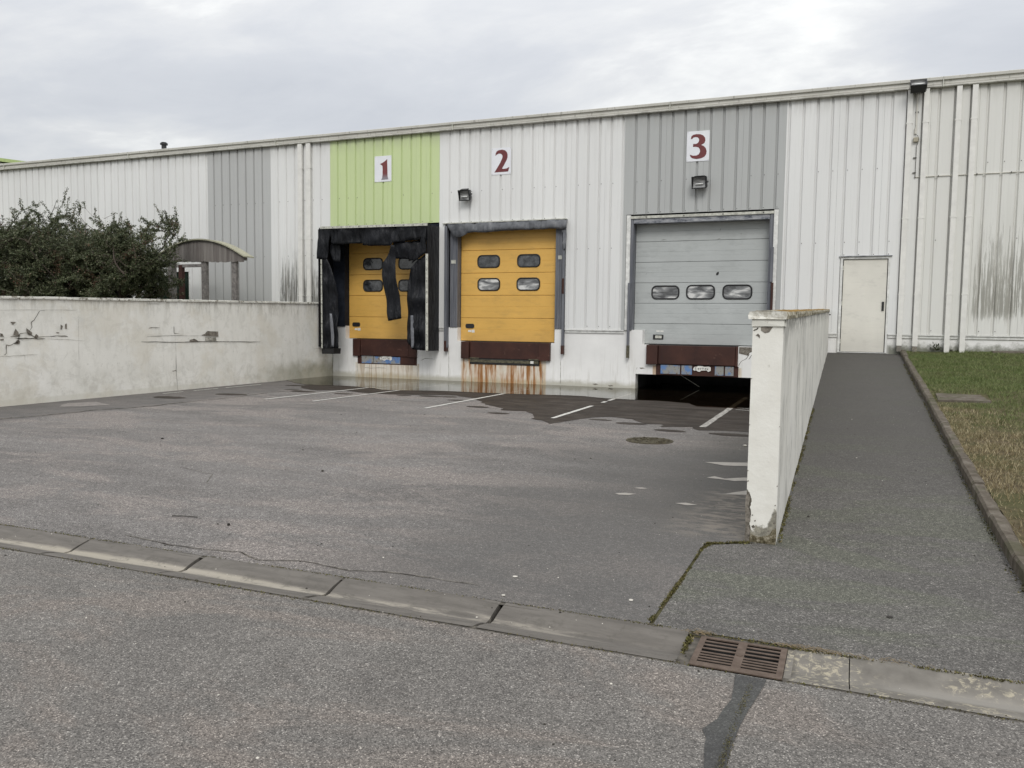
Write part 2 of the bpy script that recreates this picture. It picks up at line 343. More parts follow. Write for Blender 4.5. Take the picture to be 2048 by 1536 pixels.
n = NB('gutter_concrete', 0.8, 0.3)
c = n.ramp(n.noise(5, 6, 0.65, vec=n.map((0.5, 3, 1))), [(0.3, (0.098, 0.089, 0.078)), (0.6, (0.148, 0.135, 0.119))])
yy = n.math('ADD', n.xyz(1), n.mul(n.noise(0.9, 3), 0.10))
silt = n.mul(n.mul(n.band(yy, -16.50, -16.43), n.band(yy, -16.36, -16.40)), n.band(n.xyz(0), -0.7, -2.2))
silt = n.mul(silt, n.band(n.math('ADD', n.noise(5, 6, .7, vec=n.map((.5, 3, 1))), n.mul(n.band(n.xyz(0), -2.0, -4.5), 0.22)), 0.42, 0.66)); c = n.mix(n.mul(silt, 0.95), c, (0.33, 0.30, 0.25))
sl2 = n.mul(n.mul(n.band(n.xyz(1), -16.60, -16.50), n.band(n.xyz(1), -16.38, -16.46)), n.mul(n.band(n.xyz(0), -3.0, -4.2), n.band(n.noise(9, 5, .7, vec=n.map((.4, 2, 1))), .42, .58)))
c = n.mix(n.mul(sl2, 0.6), c, (0.32, 0.29, 0.235))
n.color(c)
cc = n.b.inputs['Base Color'].links[0].from_socket
cc = n.mix(n.mul(n.band(n.noise(11, 7, .75), .52, .64), .45), cc, (0.085, 0.078, 0.066)); n.color(cc)
n.bump(n.math('ADD', n.noise(60, 4), n.noise(9, 5)), 0.35, 0.006); M['gutter'] = n.m
n = NB('lichened_concrete', 0.9, 0.2)
c = n.ramp(n.noise(7, 5), [(0.3, (0.13, 0.12, 0.105)), (0.7, (0.22, 0.205, 0.18))])
c = n.mix(n.mul(n.mul(n.band(n.noise(22, 8, 0.78, dist=0.6), 0.50, 0.60), n.band(n.math('ADD', n.noise(4, 4, .6), n.mul(n.band(n.xyz(0), 0.12, 0.0), 0.15)), 0.42, 0.56)), 0.8), c, (0.40, 0.36, 0.27))
c = n.mix(n.mul(n.mul(n.band(n.xyz(1), -16.60, -16.50), n.band(n.xyz(1), -16.40, -16.47)), n.band(n.xyz(0), .1, .4)), c, (0.24, 0.225, 0.20))
n.color(c); n.bump(n.noise(40, 4), 0.3, 0.005); M['gutter_lichen'] = n.m
n = NB('kerb_stone', 0.95, 0.1)
c = n.ramp(n.noise(8, 6, 0.7), [(0.3, (0.075, 0.062, 0.048)), (0.5, (0.125, 0.108, 0.088)), (0.72, (0.20, 0.18, 0.15))])
c = n.mix(n.mul(n.band(n.noise(3, 5, 0.7), 0.5, 0.62), 0.6), c, (0.085, 0.085, 0.05))
n.color(c); n.bump(n.noise(22, 6, 0.7), 0.6, 0.015); M['kerb'] = n.m
n = NB('rusty_grate', 0.7, 0.3)
n.color(n.ramp(n.noise(18, 5), [(0.3, (0.075, 0.052, 0.038)), (0.7, (0.135, 0.10, 0.078))])); n.bump(n.noise(60, 3), 0.2, 0.003); M['grate'] = n.m
n = NB('manhole_iron', 0.8, 0.2); n.color(n.ramp(n.noise(30, 5, 0.7), [(0.35, (0.03, 0.026, 0.018)), (0.65, (0.11, 0.095, 0.06))])); n.bump(n.noise(50, 3), 0.5, 0.01); M['manhole'] = n.m

# lawn soil and grass
n = NB('lawn_soil', 0.95, 0.1)
g = n.noise(1.1, 5, 0.65)
c = n.ramp(n.noise(12, 6, 0.7), [(0.3, (0.055, 0.042, 0.026)), (0.7, (0.15, 0.12, 0.075))])
n.color(n.mix(n.math('ADD', n.mul(n.band(g, 0.40, 0.6), 0.4), n.mul(n.band(n.xyz(1), -9, -4), 0.5), clamp=True), c, (0.055, 0.080, 0.022))); n.bump(n.noise(25, 5), 0.8, 0.03); M['soil'] = n.m
M['joint'] = simple('joint_dirt', (0.09, 0.08, 0.065), 0.95, var=0.4, sc=20)
def grassmat():
    n = NB('grass_blades', 0.6, 0.3); ri = n.geo.outputs['Random Per Island']
    green = n.ramp(ri, [(0.0, (0.060, 0.085, 0.022)), (0.5, (0.115, 0.150, 0.045)), (1.0, (0.20, 0.22, 0.09))])
    straw = n.ramp(ri, [(0.0, (0.16, 0.12, 0.06)), (0.6, (0.30, 0.25, 0.14)), (1.0, (0.42, 0.36, 0.23))])
    x, y = n.xyz(0), n.xyz(1)
    d = n.math('ADD', n.math('ADD', n.mul(n.band(n.math('ADD', x, n.mul(n.math('ADD', y, 10.5), 0.20)), 2.9, 1.3), 0.55), n.mul(n.band(y, -6.0, -12), 0.45)), n.math('MULTIPLY_ADD', n.noise(2.3, 6, 0.72), 2.4, -1.4))
    d = n.math('ADD', d, n.math('MULTIPLY_ADD', ri, 0.35, -0.15))
    n.color(n.mix(n.band(d, 0.05, 0.62), green, straw)); return n.m
M['grass'] = grassmat()
n = NB('moss', 0.95, 0.1); ri = n.geo.outputs['Random Per Island']
n.color(n.ramp(ri, [(0.0, (0.035, 0.030, 0.015)), (0.45, (0.075, 0.066, 0.028)), (0.7, (0.12, 0.12, 0.035)), (1.0, (0.22, 0.18, 0.10))])); M['moss'] = n.m
# shrubs
def leafmat():
    n = NB('shrub_leaves', 0.55, 0.35); ri = n.geo.outputs['Random Per Island']
    g = n.ramp(ri, [(0.0, (0.035, 0.046, 0.020)), (0.45, (0.068, 0.086, 0.038)), (0.8, (0.105, 0.12, 0.062)), (1.0, (0.17, 0.165, 0.105))])
    red = n.ramp(ri, [(0.0, (0.07, 0.04, 0.026)), (1.0, (0.15, 0.075, 0.05))])
    m = n.band(n.noise(1.6, 4, 0.7), 0.54, 0.64)
    n.color(n.mix(n.mul(m, n.band(ri, 0.35, 0.75)), g, red)); return n.m
M['leaf'] = leafmat()
M['bark'] = simple('bark', (0.06, 0.045, 0.035), 0.9)
# wood
n = NB('weathered_boards', 0.9, 0.1)
v = n.noise(1.0, 6, 0.7, vec=n.map((60, 60, 2)))
ob = n.N('ShaderNodeObjectInfo')
c = n.ramp(v, [(0.3, (0.10, 0.09, 0.083)), (0.7, (0.30, 0.28, 0.265))])
n.color(n.mix(0.5, c, n.ramp(ob.outputs['Random'], [(0, (0.08, 0.065, 0.06)), (1, (0.26, 0.24, 0.22))]))); M['wood'] = n.m
M['post'] = simple('post_wood', (0.20, 0.185, 0.175), 0.9, var=0.3, sc=14)
M['post_red'] = simple('dark_red_post', (0.055, 0.02, 0.014), 0.8, var=0.3)
M['felt'] = simple('pale_roof_felt', (0.36, 0.35, 0.26), 0.9, var=0.12)

def door_mat(name, c, dirt=0.1):
    n = NB(name, 0.42, 0.4)
    t = n.ramp(n.noise(1.3, 4), [(0.3, tuple(v * 0.92 for v in c)), (0.7, tuple(min(1, v * 1.04) for v in c))])
    hs = n.noise(1.0, 5, 0.7, vec=n.map((1.2, 1, 22)))
    t = n.mix(n.mul(n.band(hs, 0.5, 0.75), 0.16), t, tuple(v * 0.6 for v in c))
    gz = n.noise(2.2, 6, 0.7, vec=n.map((1, 1, 2.5), (3, 0, 0))); t = n.mix(n.mul(n.band(gz, 0.5, 0.68), 0.22), t, tuple(v * 0.45 + 0.03 for v in c)); t = n.mix(n.mul(n.band(n.xyz(2), 1.6, 1.15), 0.18), t, tuple(v * 0.5 + 0.05 for v in c))
    sp = n.noise(11, 6, 0.8); t = n.mix(n.mul(n.band(sp, 0.70, 0.75), 0.8), t, (0.05, 0.045, 0.04))
    n.color(t); return n.m
M['door_yellow'] = door_mat('yellow_door_paint', (0.70, 0.415, 0.10))
M['door_grey'] = door_mat('grey_door_paint', (0.44, 0.46, 0.45))
M['door_cream'] = door_mat('cream_door_paint', (0.70, 0.68, 0.61))
M['rubber'] = simple('black_gasket', (0.012, 0.012, 0.013), 0.5, var=0.2)
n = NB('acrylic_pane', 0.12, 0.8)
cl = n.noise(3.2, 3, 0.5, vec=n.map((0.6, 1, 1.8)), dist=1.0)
n.color(n.ramp(cl, [(0.36, (0.08, 0.082, 0.084)), (0.50, (0.24, 0.245, 0.245)), (0.62, (0.62, 0.62, 0.60))])); n.bump(n.noise(4, 3), 0.35, 0.03); M['pane'] = n.m  # cloudy reflections and dust painted into the pane colour
n = NB('dark_pane', 0.1, 0.8)
cl = n.noise(5, 4, 0.6); n.color(n.ramp(cl, [(0.4, (0.018, 0.02, 0.022)), (0.65, (0.10, 0.105, 0.11))])); n.bump(n.noise(4, 3), 0.3, 0.03); M['pane_dark'] = n.m  # dimmer cloudy reflections, likewise painted into the colour
M['glass_green'] = simple('dark_green_glass', (0.012, 0.022, 0.015), 0.12, 0.8)
# dock shelters
n = NB('black_sheeting', 0.45, 0.22)
c = n.ramp(n.noise(2.0, 5), [(0.3, (0.004, 0.0045, 0.006)), (0.7, (0.010, 0.011, 0.014))])
sc_ = n.noise(1.0, 6, 0.8, vec=n.map((9, 9, 1.6)))
n.color(n.mix(n.mul(n.band(sc_, 0.54, 0.70), 0.55), c, (0.060, 0.062, 0.066))); n.bump(n.noise(6, 5, 0.6, vec=n.map((1, 1, .35))), 1.0, 0.06); M['sheet'] = n.m
n = NB('pale_strip_sheeting', 0.6); n.color(n.ramp(n.noise(6, 4), [(0.3, (0.10, 0.105, 0.12)), (0.7, (0.19, 0.195, 0.21))])); M['strip'] = n.m
n = NB('faded_awning', 0.7, 0.3)
c = n.ramp(n.noise(2.6, 5, 0.65), [(0.3, (0.055, 0.058, 0.065)), (0.55, (0.13, 0.135, 0.145)), (0.75, (0.24, 0.24, 0.245))])
n.color(n.mix(n.mul(n.band(n.noise(14, 6, .75), .55, .68), .6), c, (0.03, 0.032, 0.036))); n.bump(n.noise(6, 5), 0.6, 0.03); M['awning'] = n.m
n = NB('bluegrey_steel', 0.55, 0.4)
c = n.ramp(n.noise(1.0, 5, .6, vec=n.map((14, 14, 1.0))), [(0.3, (0.085, 0.092, 0.110)), (0.7, (0.185, 0.19, 0.205))]); n.color(c); M['blueframe'] = n.m
M['navy'] = simple('navy_jamb', (0.018, 0.022, 0.032), 0.7, 0.2, var=0.3)
n = NB('worn_lintel', 0.55, 0.4); c = n.ramp(n.noise(1.0, 6, .75, vec=n.map((5, 5, 14))), [(0.38, (0.06, 0.065, 0.085)), (0.5, (0.25, 0.26, 0.28)), (0.66, (0.42, 0.42, 0.42))]); n.color(c); M['lintel'] = n.m
M['galv'] = simple('galvanised_strip', (0.50, 0.50, 0.44), 0.5, var=0.25, sc=12)
n = NB('red_brown_steel', 0.6, 0.4)
c = n.ramp(n.noise(2.2, 5, 0.6), [(0.3, (0.030, 0.010, 0.007)), (0.7, (0.062, 0.022, 0.014))])
c = n.mix(n.mul(n.band(n.noise(9, 6, 0.75), 0.60, 0.70), 0.7), c, (0.15, 0.075, 0.055)); n.color(c); M['rust'] = n.m
n = NB('flaking_blue_panel', 0.6)
c = n.ramp(n.noise(4.5, 3, 0.5, vec=n.map((1, 1, 1), (5, 0, 2))), [(0.42, (0.27, 0.27, 0.25)), (0.50, (0.22, 0.25, 0.30)), (0.56, (0.11, 0.21, 0.42))])
c = n.mix(n.band(n.noise(13, 6, 0.72), 0.56, 0.62), c, (0.13, 0.055, 0.02)); n.color(c); M['bluepanel'] = n.m
M['greenedge'] = simple('worn_edge', (0.10, 0.09, 0.055), 0.7, var=0.5, sc=20)
M['sign'] = simple('sign_white', (0.76, 0.77, 0.80), 0.4, var=0.03)
M['numeral'] = simple('numeral_red', (0.15, 0.030, 0.032), 0.5, var=0.12, sc=12)
n = NB('numeral_faded', 0.5); n.color(n.mix(n.band(n.math('ADD', n.xyz(2), n.mul(n.noise(20, 4), 0.06)), 5.96, 5.78), (0.17, 0.04, 0.04), (0.24, 0.22, 0.24))); M['numeral_faded'] = n.m
M['lamp_black'] = simple('lamp_housing', (0.010, 0.010, 0.011), 0.45, var=0.2)
n = NB('lamp_reflector', 0.3, 0.6, 0.0); tc = n.N('ShaderNodeTexCoord'); sp = n.N('ShaderNodeSeparateXYZ'); n.L(tc.outputs['Generated'], sp.inputs[0])
n.color(n.ramp(n.noise(3, 3, .5, vec=n.map((1, 1, 4))), [(0.35, (0.08, 0.08, 0.08)), (0.6, (0.36, 0.365, 0.36))])); M['reflector'] = n.m
M['lamp_tube'] = simple('lamp_tube', (0.75, 0.76, 0.74), 0.3, var=0.05)
M['conduit'] = simple('conduit_plastic', (0.62, 0.60, 0.54), 0.5)
M['box_beige'] = simple('junction_box', (0.36, 0.33, 0.25), 0.6)
M['cable'] = simple('cable', (0.07, 0.065, 0.055), 0.6)
M['hardware'] = simple('dark_hardware', (0.02, 0.02, 0.02), 0.4)
M['screw'] = simple('screw_heads', (0.09, 0.085, 0.075), 0.6)
M['sticker'] = simple('white_sticker', (0.72, 0.71, 0.66), 0.5, var=0.05)
M['roof'] = simple('roof_sheet', (0.35, 0.35, 0.33), 0.7)
M['far_green'] = simple('far_green_roof', (0.40, 0.50, 0.20), 0.6)
M['far_wall'] = simple('far_wall', (0.55, 0.55, 0.52), 0.7)
M['stone'] = simple('loose_stone', (0.55, 0.52, 0.46), 0.9, var=0.2)
M['debris'] = simple('dark_debris', (0.03, 0.026, 0.02), 0.9, var=0.3)
M['straw'] = simple('dry_stalks', (0.25, 0.19, 0.11), 0.9, var=0.3, sc=30)
M['plainground'] = simple('rough_ground', (0.10, 0.10, 0.06), 0.95, var=0.3, sc=1)

# ------------------------------------------------------------------ object helpers
def link(name, me, mat=None, parent=None):
    o = bpy.data.objects.new(name, me); COL.objects.link(o)
    if mat is not None: me.materials.append(M[mat] if isinstance(mat, str) else mat)
    if parent is not None: o.parent = parent
    return o
def mesh(name, vs, fs, mat=None, parent=None, smooth=False):
    me = bpy.data.meshes.new(name); me.from_pydata([tuple(v) for v in vs], [], fs); me.update()
    if smooth: me.polygons.foreach_set('use_smooth', [True] * len(me.polygons))
    return link(name, me, mat, parent)
def tag(o, label=None, cat=None, group=None, kind=None):
    for k, v in (('label', label), ('category', cat), ('group', group), ('kind', kind)):
        if v: o[k] = v
    return o
def empty(name, loc=(0, 0, 0), **kw):
    o = bpy.data.objects.new(name, None); COL.objects.link(o); o.location = loc; o.empty_display_size = 0.2
    bpy.context.view_layer.update() if False else None
    tag(o, **kw); return o
class G:
    """collects boxes and tubes (world coordinates, origin subtracted on build)"""
    def __init__(s): s.v = []; s.f = []
    def box(s, x0, x1, y0, y1, z0, z1, bev=0.0, jit=0.0):
        if bev:
            b = bmesh.new(); bmesh.ops.create_cube(b, size=1)
            for v in b.verts:
                v.co = Vector(((x0 + x1) / 2 + v.co.x * (x1 - x0), (y0 + y1) / 2 + v.co.y * (y1 - y0), (z0 + z1) / 2 + v.co.z * (z1 - z0)))
            bmesh.ops.bevel(b, geom=b.edges[:], offset=bev, segments=2, affect='EDGES', profile=0.6)
            k = len(s.v); b.verts.ensure_lookup_table(); b.verts.index_update()
            for v in b.verts:
                s.v.append(v.co + Vector((rnd.uniform(-jit, jit), rnd.uniform(-jit, jit), rnd.uniform(-jit, jit))))
            for f in b.faces: s.f.append(tuple(k + v.index for v in f.verts))
            b.free(); return s
        k = len(s.v)
        s.v += [Vector(p) for p in ((x0, y0, z0), (x1, y0, z0), (x1, y1, z0), (x0, y1, z0), (x0, y0, z1), (x1, y0, z1), (x1, y1, z1), (x0, y1, z1))]
        s.f += [(k, k + 3, k + 2, k + 1), (k + 4, k + 5, k + 6, k + 7), (k, k + 1, k + 5, k + 4), (k + 1, k + 2, k + 6, k + 5), (k + 2, k + 3, k + 7, k + 6), (k + 3, k, k + 4, k + 7)]
        return s
    def tube(s, pts, r, seg=8, r2=None):
        pts = [Vector(p) for p in pts]; k0 = len(s.v); m = len(pts)
        for i, p in enumerate(pts):
            d = (pts[min(i + 1, m - 1)] - pts[max(i - 1, 0)]).normalized()
            a = d.orthogonal().normalized(); b = d.cross(a)
            rr = r if r2 is None else r + (r2 - r) * i / (m - 1)
            for j in range(seg):
                t = 2 * math.pi * j / seg; s.v.append(p + a * math.cos(t) * rr + b * math.sin(t) * rr)
        for i in range(m - 1):
            for j in range(seg):
                s.f.append((k0 + i * seg + j, k0 + i * seg + (j + 1) % seg, k0 + (i + 1) * seg + (j + 1) % seg, k0 + (i + 1) * seg + j))
        s.f.append(tuple(k0 + j for j in range(seg))[::-1]); s.f.append(tuple(k0 + (m - 1) * seg + j for j in range(seg)))
        return s
    def prism(s, poly, y0, y1):      # polygon in x,z extruded in y; y0 nearer the camera
        k = len(s.v); m = len(poly)
        s.v += [Vector((x, y0, z)) for x, z in poly] + [Vector((x, y1, z)) for x, z in poly]
        s.f.append(tuple(k + i for i in range(m))); s.f.append(tuple(k + m + i for i in range(m))[::-1])
        for i in range(m): s.f.append((k + i, k + (i + 1) % m, k + m + (i + 1) % m, k + m + i))
        return s
    def ob(s, name, mat, parent=None, smooth=False, **kw):
        org = parent_origin(parent)
        me = bpy.data.meshes.new(name); me.from_pydata([tuple(v - org) for v in s.v], [], s.f); me.validate(); me.update()
        b = bmesh.new(); b.from_mesh(me); bmesh.ops.recalc_face_normals(b, faces=b.faces[:]); b.to_mesh(me); b.free()
        if smooth: me.polygons.foreach_set('use_smooth', [True] * len(me.polygons))
        o = link(name, me, mat, parent); tag(o, **kw); return o
def parent_origin(p):
    o = Vector((0, 0, 0))
    while p is not None: o += Vector(p.location); p = p.parent
    return o
def ngon_z(name, poly, z, mat, **kw):     # flat polygon on the ground
    b = bmesh.new(); vs = [b.verts.new((x, y, z)) for x, y in poly]; f = b.faces.new(vs)
    if f.calc_area() and f.normal.z < 0: f.normal_flip()
    b.normal_update()
    for f in b.faces:
        if f.normal.z < 0: f.normal_flip()
    bmesh.ops.triangulate(b, faces=b.faces[:])
    me = bpy.data.meshes.new(name); b.to_mesh(me); b.free()
    o = link(name, me, mat); tag(o, **kw); return o
def rough_poly(poly, amp, step, seed, closed=True, fixed=()):
    """subdivides the edges of an outline and jitters them"""
    out = []; m = len(poly)
    for i in range(m):
        a = Vector(poly[i]); b = Vector(poly[(i + 1) % m]); L = (b - a).length; k = max(1, int(L / step))
        for j in range(k):
            p = a.lerp(b, j / k)
            if i not in fixed and not (j == 0 and (i - 1) % m in fixed):
                q = Vector((p.x * 1.7, p.y * 1.7, seed)); d = mnoise.noise_vector(q) * amp + mnoise.noise_vector(q * 4.3) * amp * 0.45
                p = p + Vector((d.x, d.y))
            out.append((p.x, p.y))
    return out

# =================================================================== SETTING: ground
FLAT = 0.0
RAMP0, RAMPK = -14.2, 1.055 / 14.2
def ramp_z(y): return max(0.0, (y - RAMP0) * RAMPK)
ngon_z('ground', [(-400, -300), (400, -300), (400, 500), (-400, 500)], -0.42, 'plainground', kind='structure')
yard = ngon_z('yard', [(-14.5, -16.262), (-0.955, -16.262), (-0.945, -14.46), (-0.64, -14.27), (-0.5, -14.2), (-0.5, 0.02), (-14.5, 0.02)], 0.0, 'yard', kind='structure')
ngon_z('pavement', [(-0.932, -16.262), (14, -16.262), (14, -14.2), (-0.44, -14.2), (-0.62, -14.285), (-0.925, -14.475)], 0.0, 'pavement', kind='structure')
ngon_z('road', [(-60, -60), (40, -60), (40, -16.722), (-60, -16.722)], 0.0, 'road', kind='structure')
ngon_z('far_yard', [(-60, -16.262), (-14.5, -16.262), (-14.5, -14.4), (-60, -14.4)], 0.0, 'yard', kind='structure')
# soil that fills the joints between yard and gutter
ngon_z('joint_soil', [(-60, -16.30), (14, -16.30), (14, -16.23), (-60, -16.23)], -0.005, 'joint', kind='structure')
ngon_z('joint_soil_road', [(-60, -16.75), (14, -16.75), (14, -16.67), (-60, -16.67)], -0.003, 'joint', kind='structure')
ngon_z('joint_soil_pavement', [(-0.98, -16.25), (-0.90, -16.25), (-0.88, -14.48), (-0.6, -14.24), (-0.6, -14.30), (-0.97, -14.46)], -0.012, 'soil', kind='structure')
# ramp
vs = []; fs = []
for i in range(29):
    y = RAMP0 + 0.0 + i * (0.0 - RAMP0) / 28
    vs += [(-0.46, y, ramp_z(y)), (1.12, y, ramp_z(y))]
for i in range(28): k = i * 2; fs.append((k, k + 1, k + 3, k + 2))
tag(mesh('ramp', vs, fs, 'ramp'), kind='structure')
# reddish scuffed threshold patch at the top of the ramp
G().box(0.25, 1.0, -0.62, -0.05, 0.9, 1.0).v
def on_ramp(poly, dz, name, mat, **kw):
    o = ngon_z(name, poly, 0, mat, **kw)
    for v in o.data.vertices: v.co.z = ramp_z(v.co.y) + dz
    return o
# raised ground behind the left wall
mesh('bank', [(-60, -16, 1.25), (-14.5, -16, 1.25), (-14.5, 0.0, 1.32), (-60, 0.0, 1.32)], [(0, 1, 2, 3)], 'soil')['kind'] = 'structure'
# lawn
def lawn_z(x, y):
    b = ramp_z(y) + 0.075
    return b + 0.012 * (x - 1.2) + 0.02 * mnoise.noise(Vector((x * 0.8, y * 0.8, 0)))
vs = []; fs = []; nx, ny = 24, 44
for j in range(ny + 1):
    for i in range(nx + 1):
        x = 1.21 + (i / nx) ** 1.5 * 16; y = -16.2 + j * 16.2 / ny; vs.append((x, y, lawn_z(x, y)))
for j in range(ny):
    for i in range(nx): k = j * (nx + 1) + i; fs.append((k, k + 1, k + nx + 2, k + nx + 1))
tag(mesh('lawn', vs, fs, 'soil', smooth=True), kind='structure')

# damp area and water
damp_edge = [(-14.40, -1.9), (-13.3, -2.7), (-12.446, -4.132), (-11.6, -4.6), (-11.166, -4.128), (-10.361, -4.605), (-9.613, -4.613), (-8.55, -4.205), (-8.094, -4.154), (-7.447, -4.601), (-6.751, -5.672), (-6.133, -6.139), (-6.025, -6.53), (-5.616, -6.512), (-5.111, -7.139), (-5.014, -7.46), (-4.47, -8.02), (-4.36, -7.6), (-4.127, -6.796), (-3.859, -6.541), (-3.407, -6.723), (-3.068, -7.238), (-2.789, -7.182), (-2.72, -7.602), (-2.285, -7.371), (-2.157, -7.768), (-1.772, -7.531), (-1.395, -7.531), (-0.62, -7.7)]
dp = damp_edge + [(-0.62, 0.0), (-14.40, 0.0)]
m_ = len(dp)
for (bx, by, br) in ((-8.6, -4.55, .16), (-8.15, -4.5, .12), (-7.7, -5.1, .10), (-6.7, -6.15, .14), (-5.9, -7.0, .12), (-3.9, -7.1, .12), (-3.3, -7.35, .15), (-2.5, -7.95, .13), (-1.6, -8.0, .17), (-10.6, -5.0, .14), (-11.7, -5.0, .18), (-12.2, -4.7, .12), (-9.2, -4.7, .1), (-13.0, -3.6, .15), (-12.6, -6.4, .2), (-13.2, -7.6, .22)):
    ngon_z('damp_spot', rough_poly([(bx + br * 1.9 * math.cos(a_ / 9 * 6.283), by + br * math.sin(a_ / 9 * 6.283)) for a_ in range(9)], 0.07, 0.08, bx * 7), 0.0035, 'damp', kind='structure').parent = yard
ngon_z('damp_asphalt', rough_poly(dp, 0.13, 0.14, 3.3, fixed=(m_ - 3, m_ - 2, m_ - 1)), 0.004, 'damp', kind='structure')
water_edge = [(-14.40, -2.1), (-13.6, -2.9), (-12.872, -3.3), (-11.724, -3.143), (-10.805, -3.397), (-10.391, -3.661), (-9.7, -3.593), (-8.86, -3.236), (-7.428, -3.185), (-6.4, -2.95), (-5.474, -2.88), (-5.048, -3.076), (-4.688, -3.141), (-4.296, -3.149), (-3.65, -3.104), (-3.056, -3.297), (-2.772, -3.9), (-1.792, -3.952), (-0.62, -4.0)]
wp = water_edge + [(-0.62, 0.0), (-1.75, 0.0), (-1.75, 2.4), (-5.05, 2.4), (-5.05, 0.0), (-14.40, 0.0)]
m_ = len(wp)
ngon_z('flood_water', rough_poly(wp, 0.07, 0.14, 8.1, fixed=tuple(range(m_ - 7, m_))), 0.012, 'water', kind='structure')
# small puddles by the foot of the right wall
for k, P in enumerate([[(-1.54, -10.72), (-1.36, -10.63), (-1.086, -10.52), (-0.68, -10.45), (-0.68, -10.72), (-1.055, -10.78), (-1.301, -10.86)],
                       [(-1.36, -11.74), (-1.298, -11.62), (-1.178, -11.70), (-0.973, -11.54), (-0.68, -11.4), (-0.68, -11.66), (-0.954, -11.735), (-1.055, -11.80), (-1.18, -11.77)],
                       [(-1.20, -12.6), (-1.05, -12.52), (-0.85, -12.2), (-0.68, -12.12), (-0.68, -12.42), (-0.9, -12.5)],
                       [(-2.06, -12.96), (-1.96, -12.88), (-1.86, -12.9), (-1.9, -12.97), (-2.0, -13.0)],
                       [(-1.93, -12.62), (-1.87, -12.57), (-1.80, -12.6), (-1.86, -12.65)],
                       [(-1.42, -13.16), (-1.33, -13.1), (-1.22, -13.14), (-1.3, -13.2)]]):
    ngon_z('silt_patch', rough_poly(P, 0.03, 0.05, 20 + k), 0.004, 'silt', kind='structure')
ngon_z('silt_patch', rough_poly([(-13.455, -9.977), (-13.92, -9.4), (-13.704, -8.991), (-12.9, -9.3), (-13.1, -9.7)], 0.06, 0.08, 60), 0.004, 'silt_dark', kind='structure')

# painted bay lines (flat print on the asphalt)
def bay_line(p, q, w, mat, breaks, label):
    t = empty('bay_line', ((p[0] + q[0]) / 2, (p[1] + q[1]) / 2, 0)) if False else None
    w = w * 0.82; P = Vector(p); Q = Vector(q); d = (Q - P); L = d.length; d.normalize(); nrm = Vector((-d.y, d.x)) * w / 2
    g = G()
    for a, b in breaks:
        A = P + d * L * a; B = P + d * L * b; steps = max(1, int((B - A).length / 0.25))
        for i in range(steps):
            a0 = A.lerp(B, i / steps); a1 = A.lerp(B, (i + 1) / steps)
            j0 = 1 + 0.25 * mnoise.noise(Vector((a0.x, a0.y * 3, 0))); j1 = 1 + 0.25 * mnoise.noise(Vector((a1.x, a1.y * 3, 0)))
            k = len(g.v)
            g.v += [Vector((*(a0 - nrm * j0), 0.008)), Vector((*(a0 + nrm * j0), 0.008)), Vector((*(a1 + nrm * j1), 0.008)), Vector((*(a1 - nrm * j1), 0.008))]
            g.f.append((k, k + 1, k + 2, k + 3))
    return g.ob('bay_line', mat, yard)
bay_line((-13.95, -7.0), (-13.85, -0.6), 0.07, 'line', [(0, .09), (.14, .26), (.30, .5)], '')
bay_line((-11.2, -6.95), (-10.9, -0.6), 0.10, 'line', [(0, 1)], '')
bay_line((-10.1, -6.82), (-9.85, -0.8), 0.09, 'line', [(0, 1)], '')
bay_line((-7.444, -6.906), (-7.38, -1.6), 0.10, 'line', [(0, 1)], '')
bay_line((-4.716, -7.288), (-4.76, -1.5), 0.10, 'line', [(0, .42), (.55, .6), (.64, 1)], '')
bay_line((-2.13, -7.303), (-2.133, -1.2), 0.13, 'line_worn', [(0, 1)], '')
bay_line((-2.0, -4.15), (-0.7, -4.6), 0.05, 'line', [(0, 1)], '')

# =================================================================== GUTTER, GRATE, KERB
gut = empty('gutter', (0, 0, 0), kind='structure')
prof = [(-16.262, 0.0), (-16.30, -0.004), (-16.38, -0.022), (-16.455, -0.046), (-16.50, -0.046), (-16.58, -0.020), (-16.66, -0.003), (-16.70, 0.0)]
def gutter_piece(x0, x1, mat, skew=0.0):
    g = G(); N = 6
    for i in range(N + 1):
        x = x0 + (x1 - x0) * i / N
        for (y, z) in prof:
            s = skew * ((y + 16.48) / 0.22)
            xx = x + (s if i in (0, N) else 0)
            g.v.append(Vector((xx, y + 0.004 * mnoise.noise(Vector((x * 3, y, 2))), z + 0.003 * mnoise.noise(Vector((x * 2, y * 4, 5))))))
    m = len(prof)
    for i in range(N):
        for j in range(m - 1): k = i * m + j; g.f.append((k, k + m, k + m + 1, k + 1))
    k = len(g.v)
    for x in (x0, x1):
        for (y, z) in prof: g.v.append(Vector((x + skew * ((y + 16.48) / 0.22), y, z - 0.08)))
    for j in range(m - 1):
        g.f.append((j, j + 1, k + j + 1, k + j)); e = N * m
        g.f.append((e + j + 1, e + j, k + m + j, k + m + j + 1))
    g.ob('gutter_slab', mat, gut, smooth=False)
jx = [-0.713, -1.815, -2.927, -4.08, -5.155]
while jx[-1] > -30: jx.append(jx[-1] - 1.105)
for i in range(len(jx) - 1):
    a, b = jx[i + 1] + 0.014, jx[i] - 0.014
    gutter_piece(a, b, 'gutter', rnd.uniform(-0.012, 0.012))
gutter_piece(-0.195, 0.066, 'gutter_lichen')
xs = 0.070
while xs < 12: gutter_piece(xs + 0.001, xs + 1.098, 'gutter_lichen'); xs += 1.105

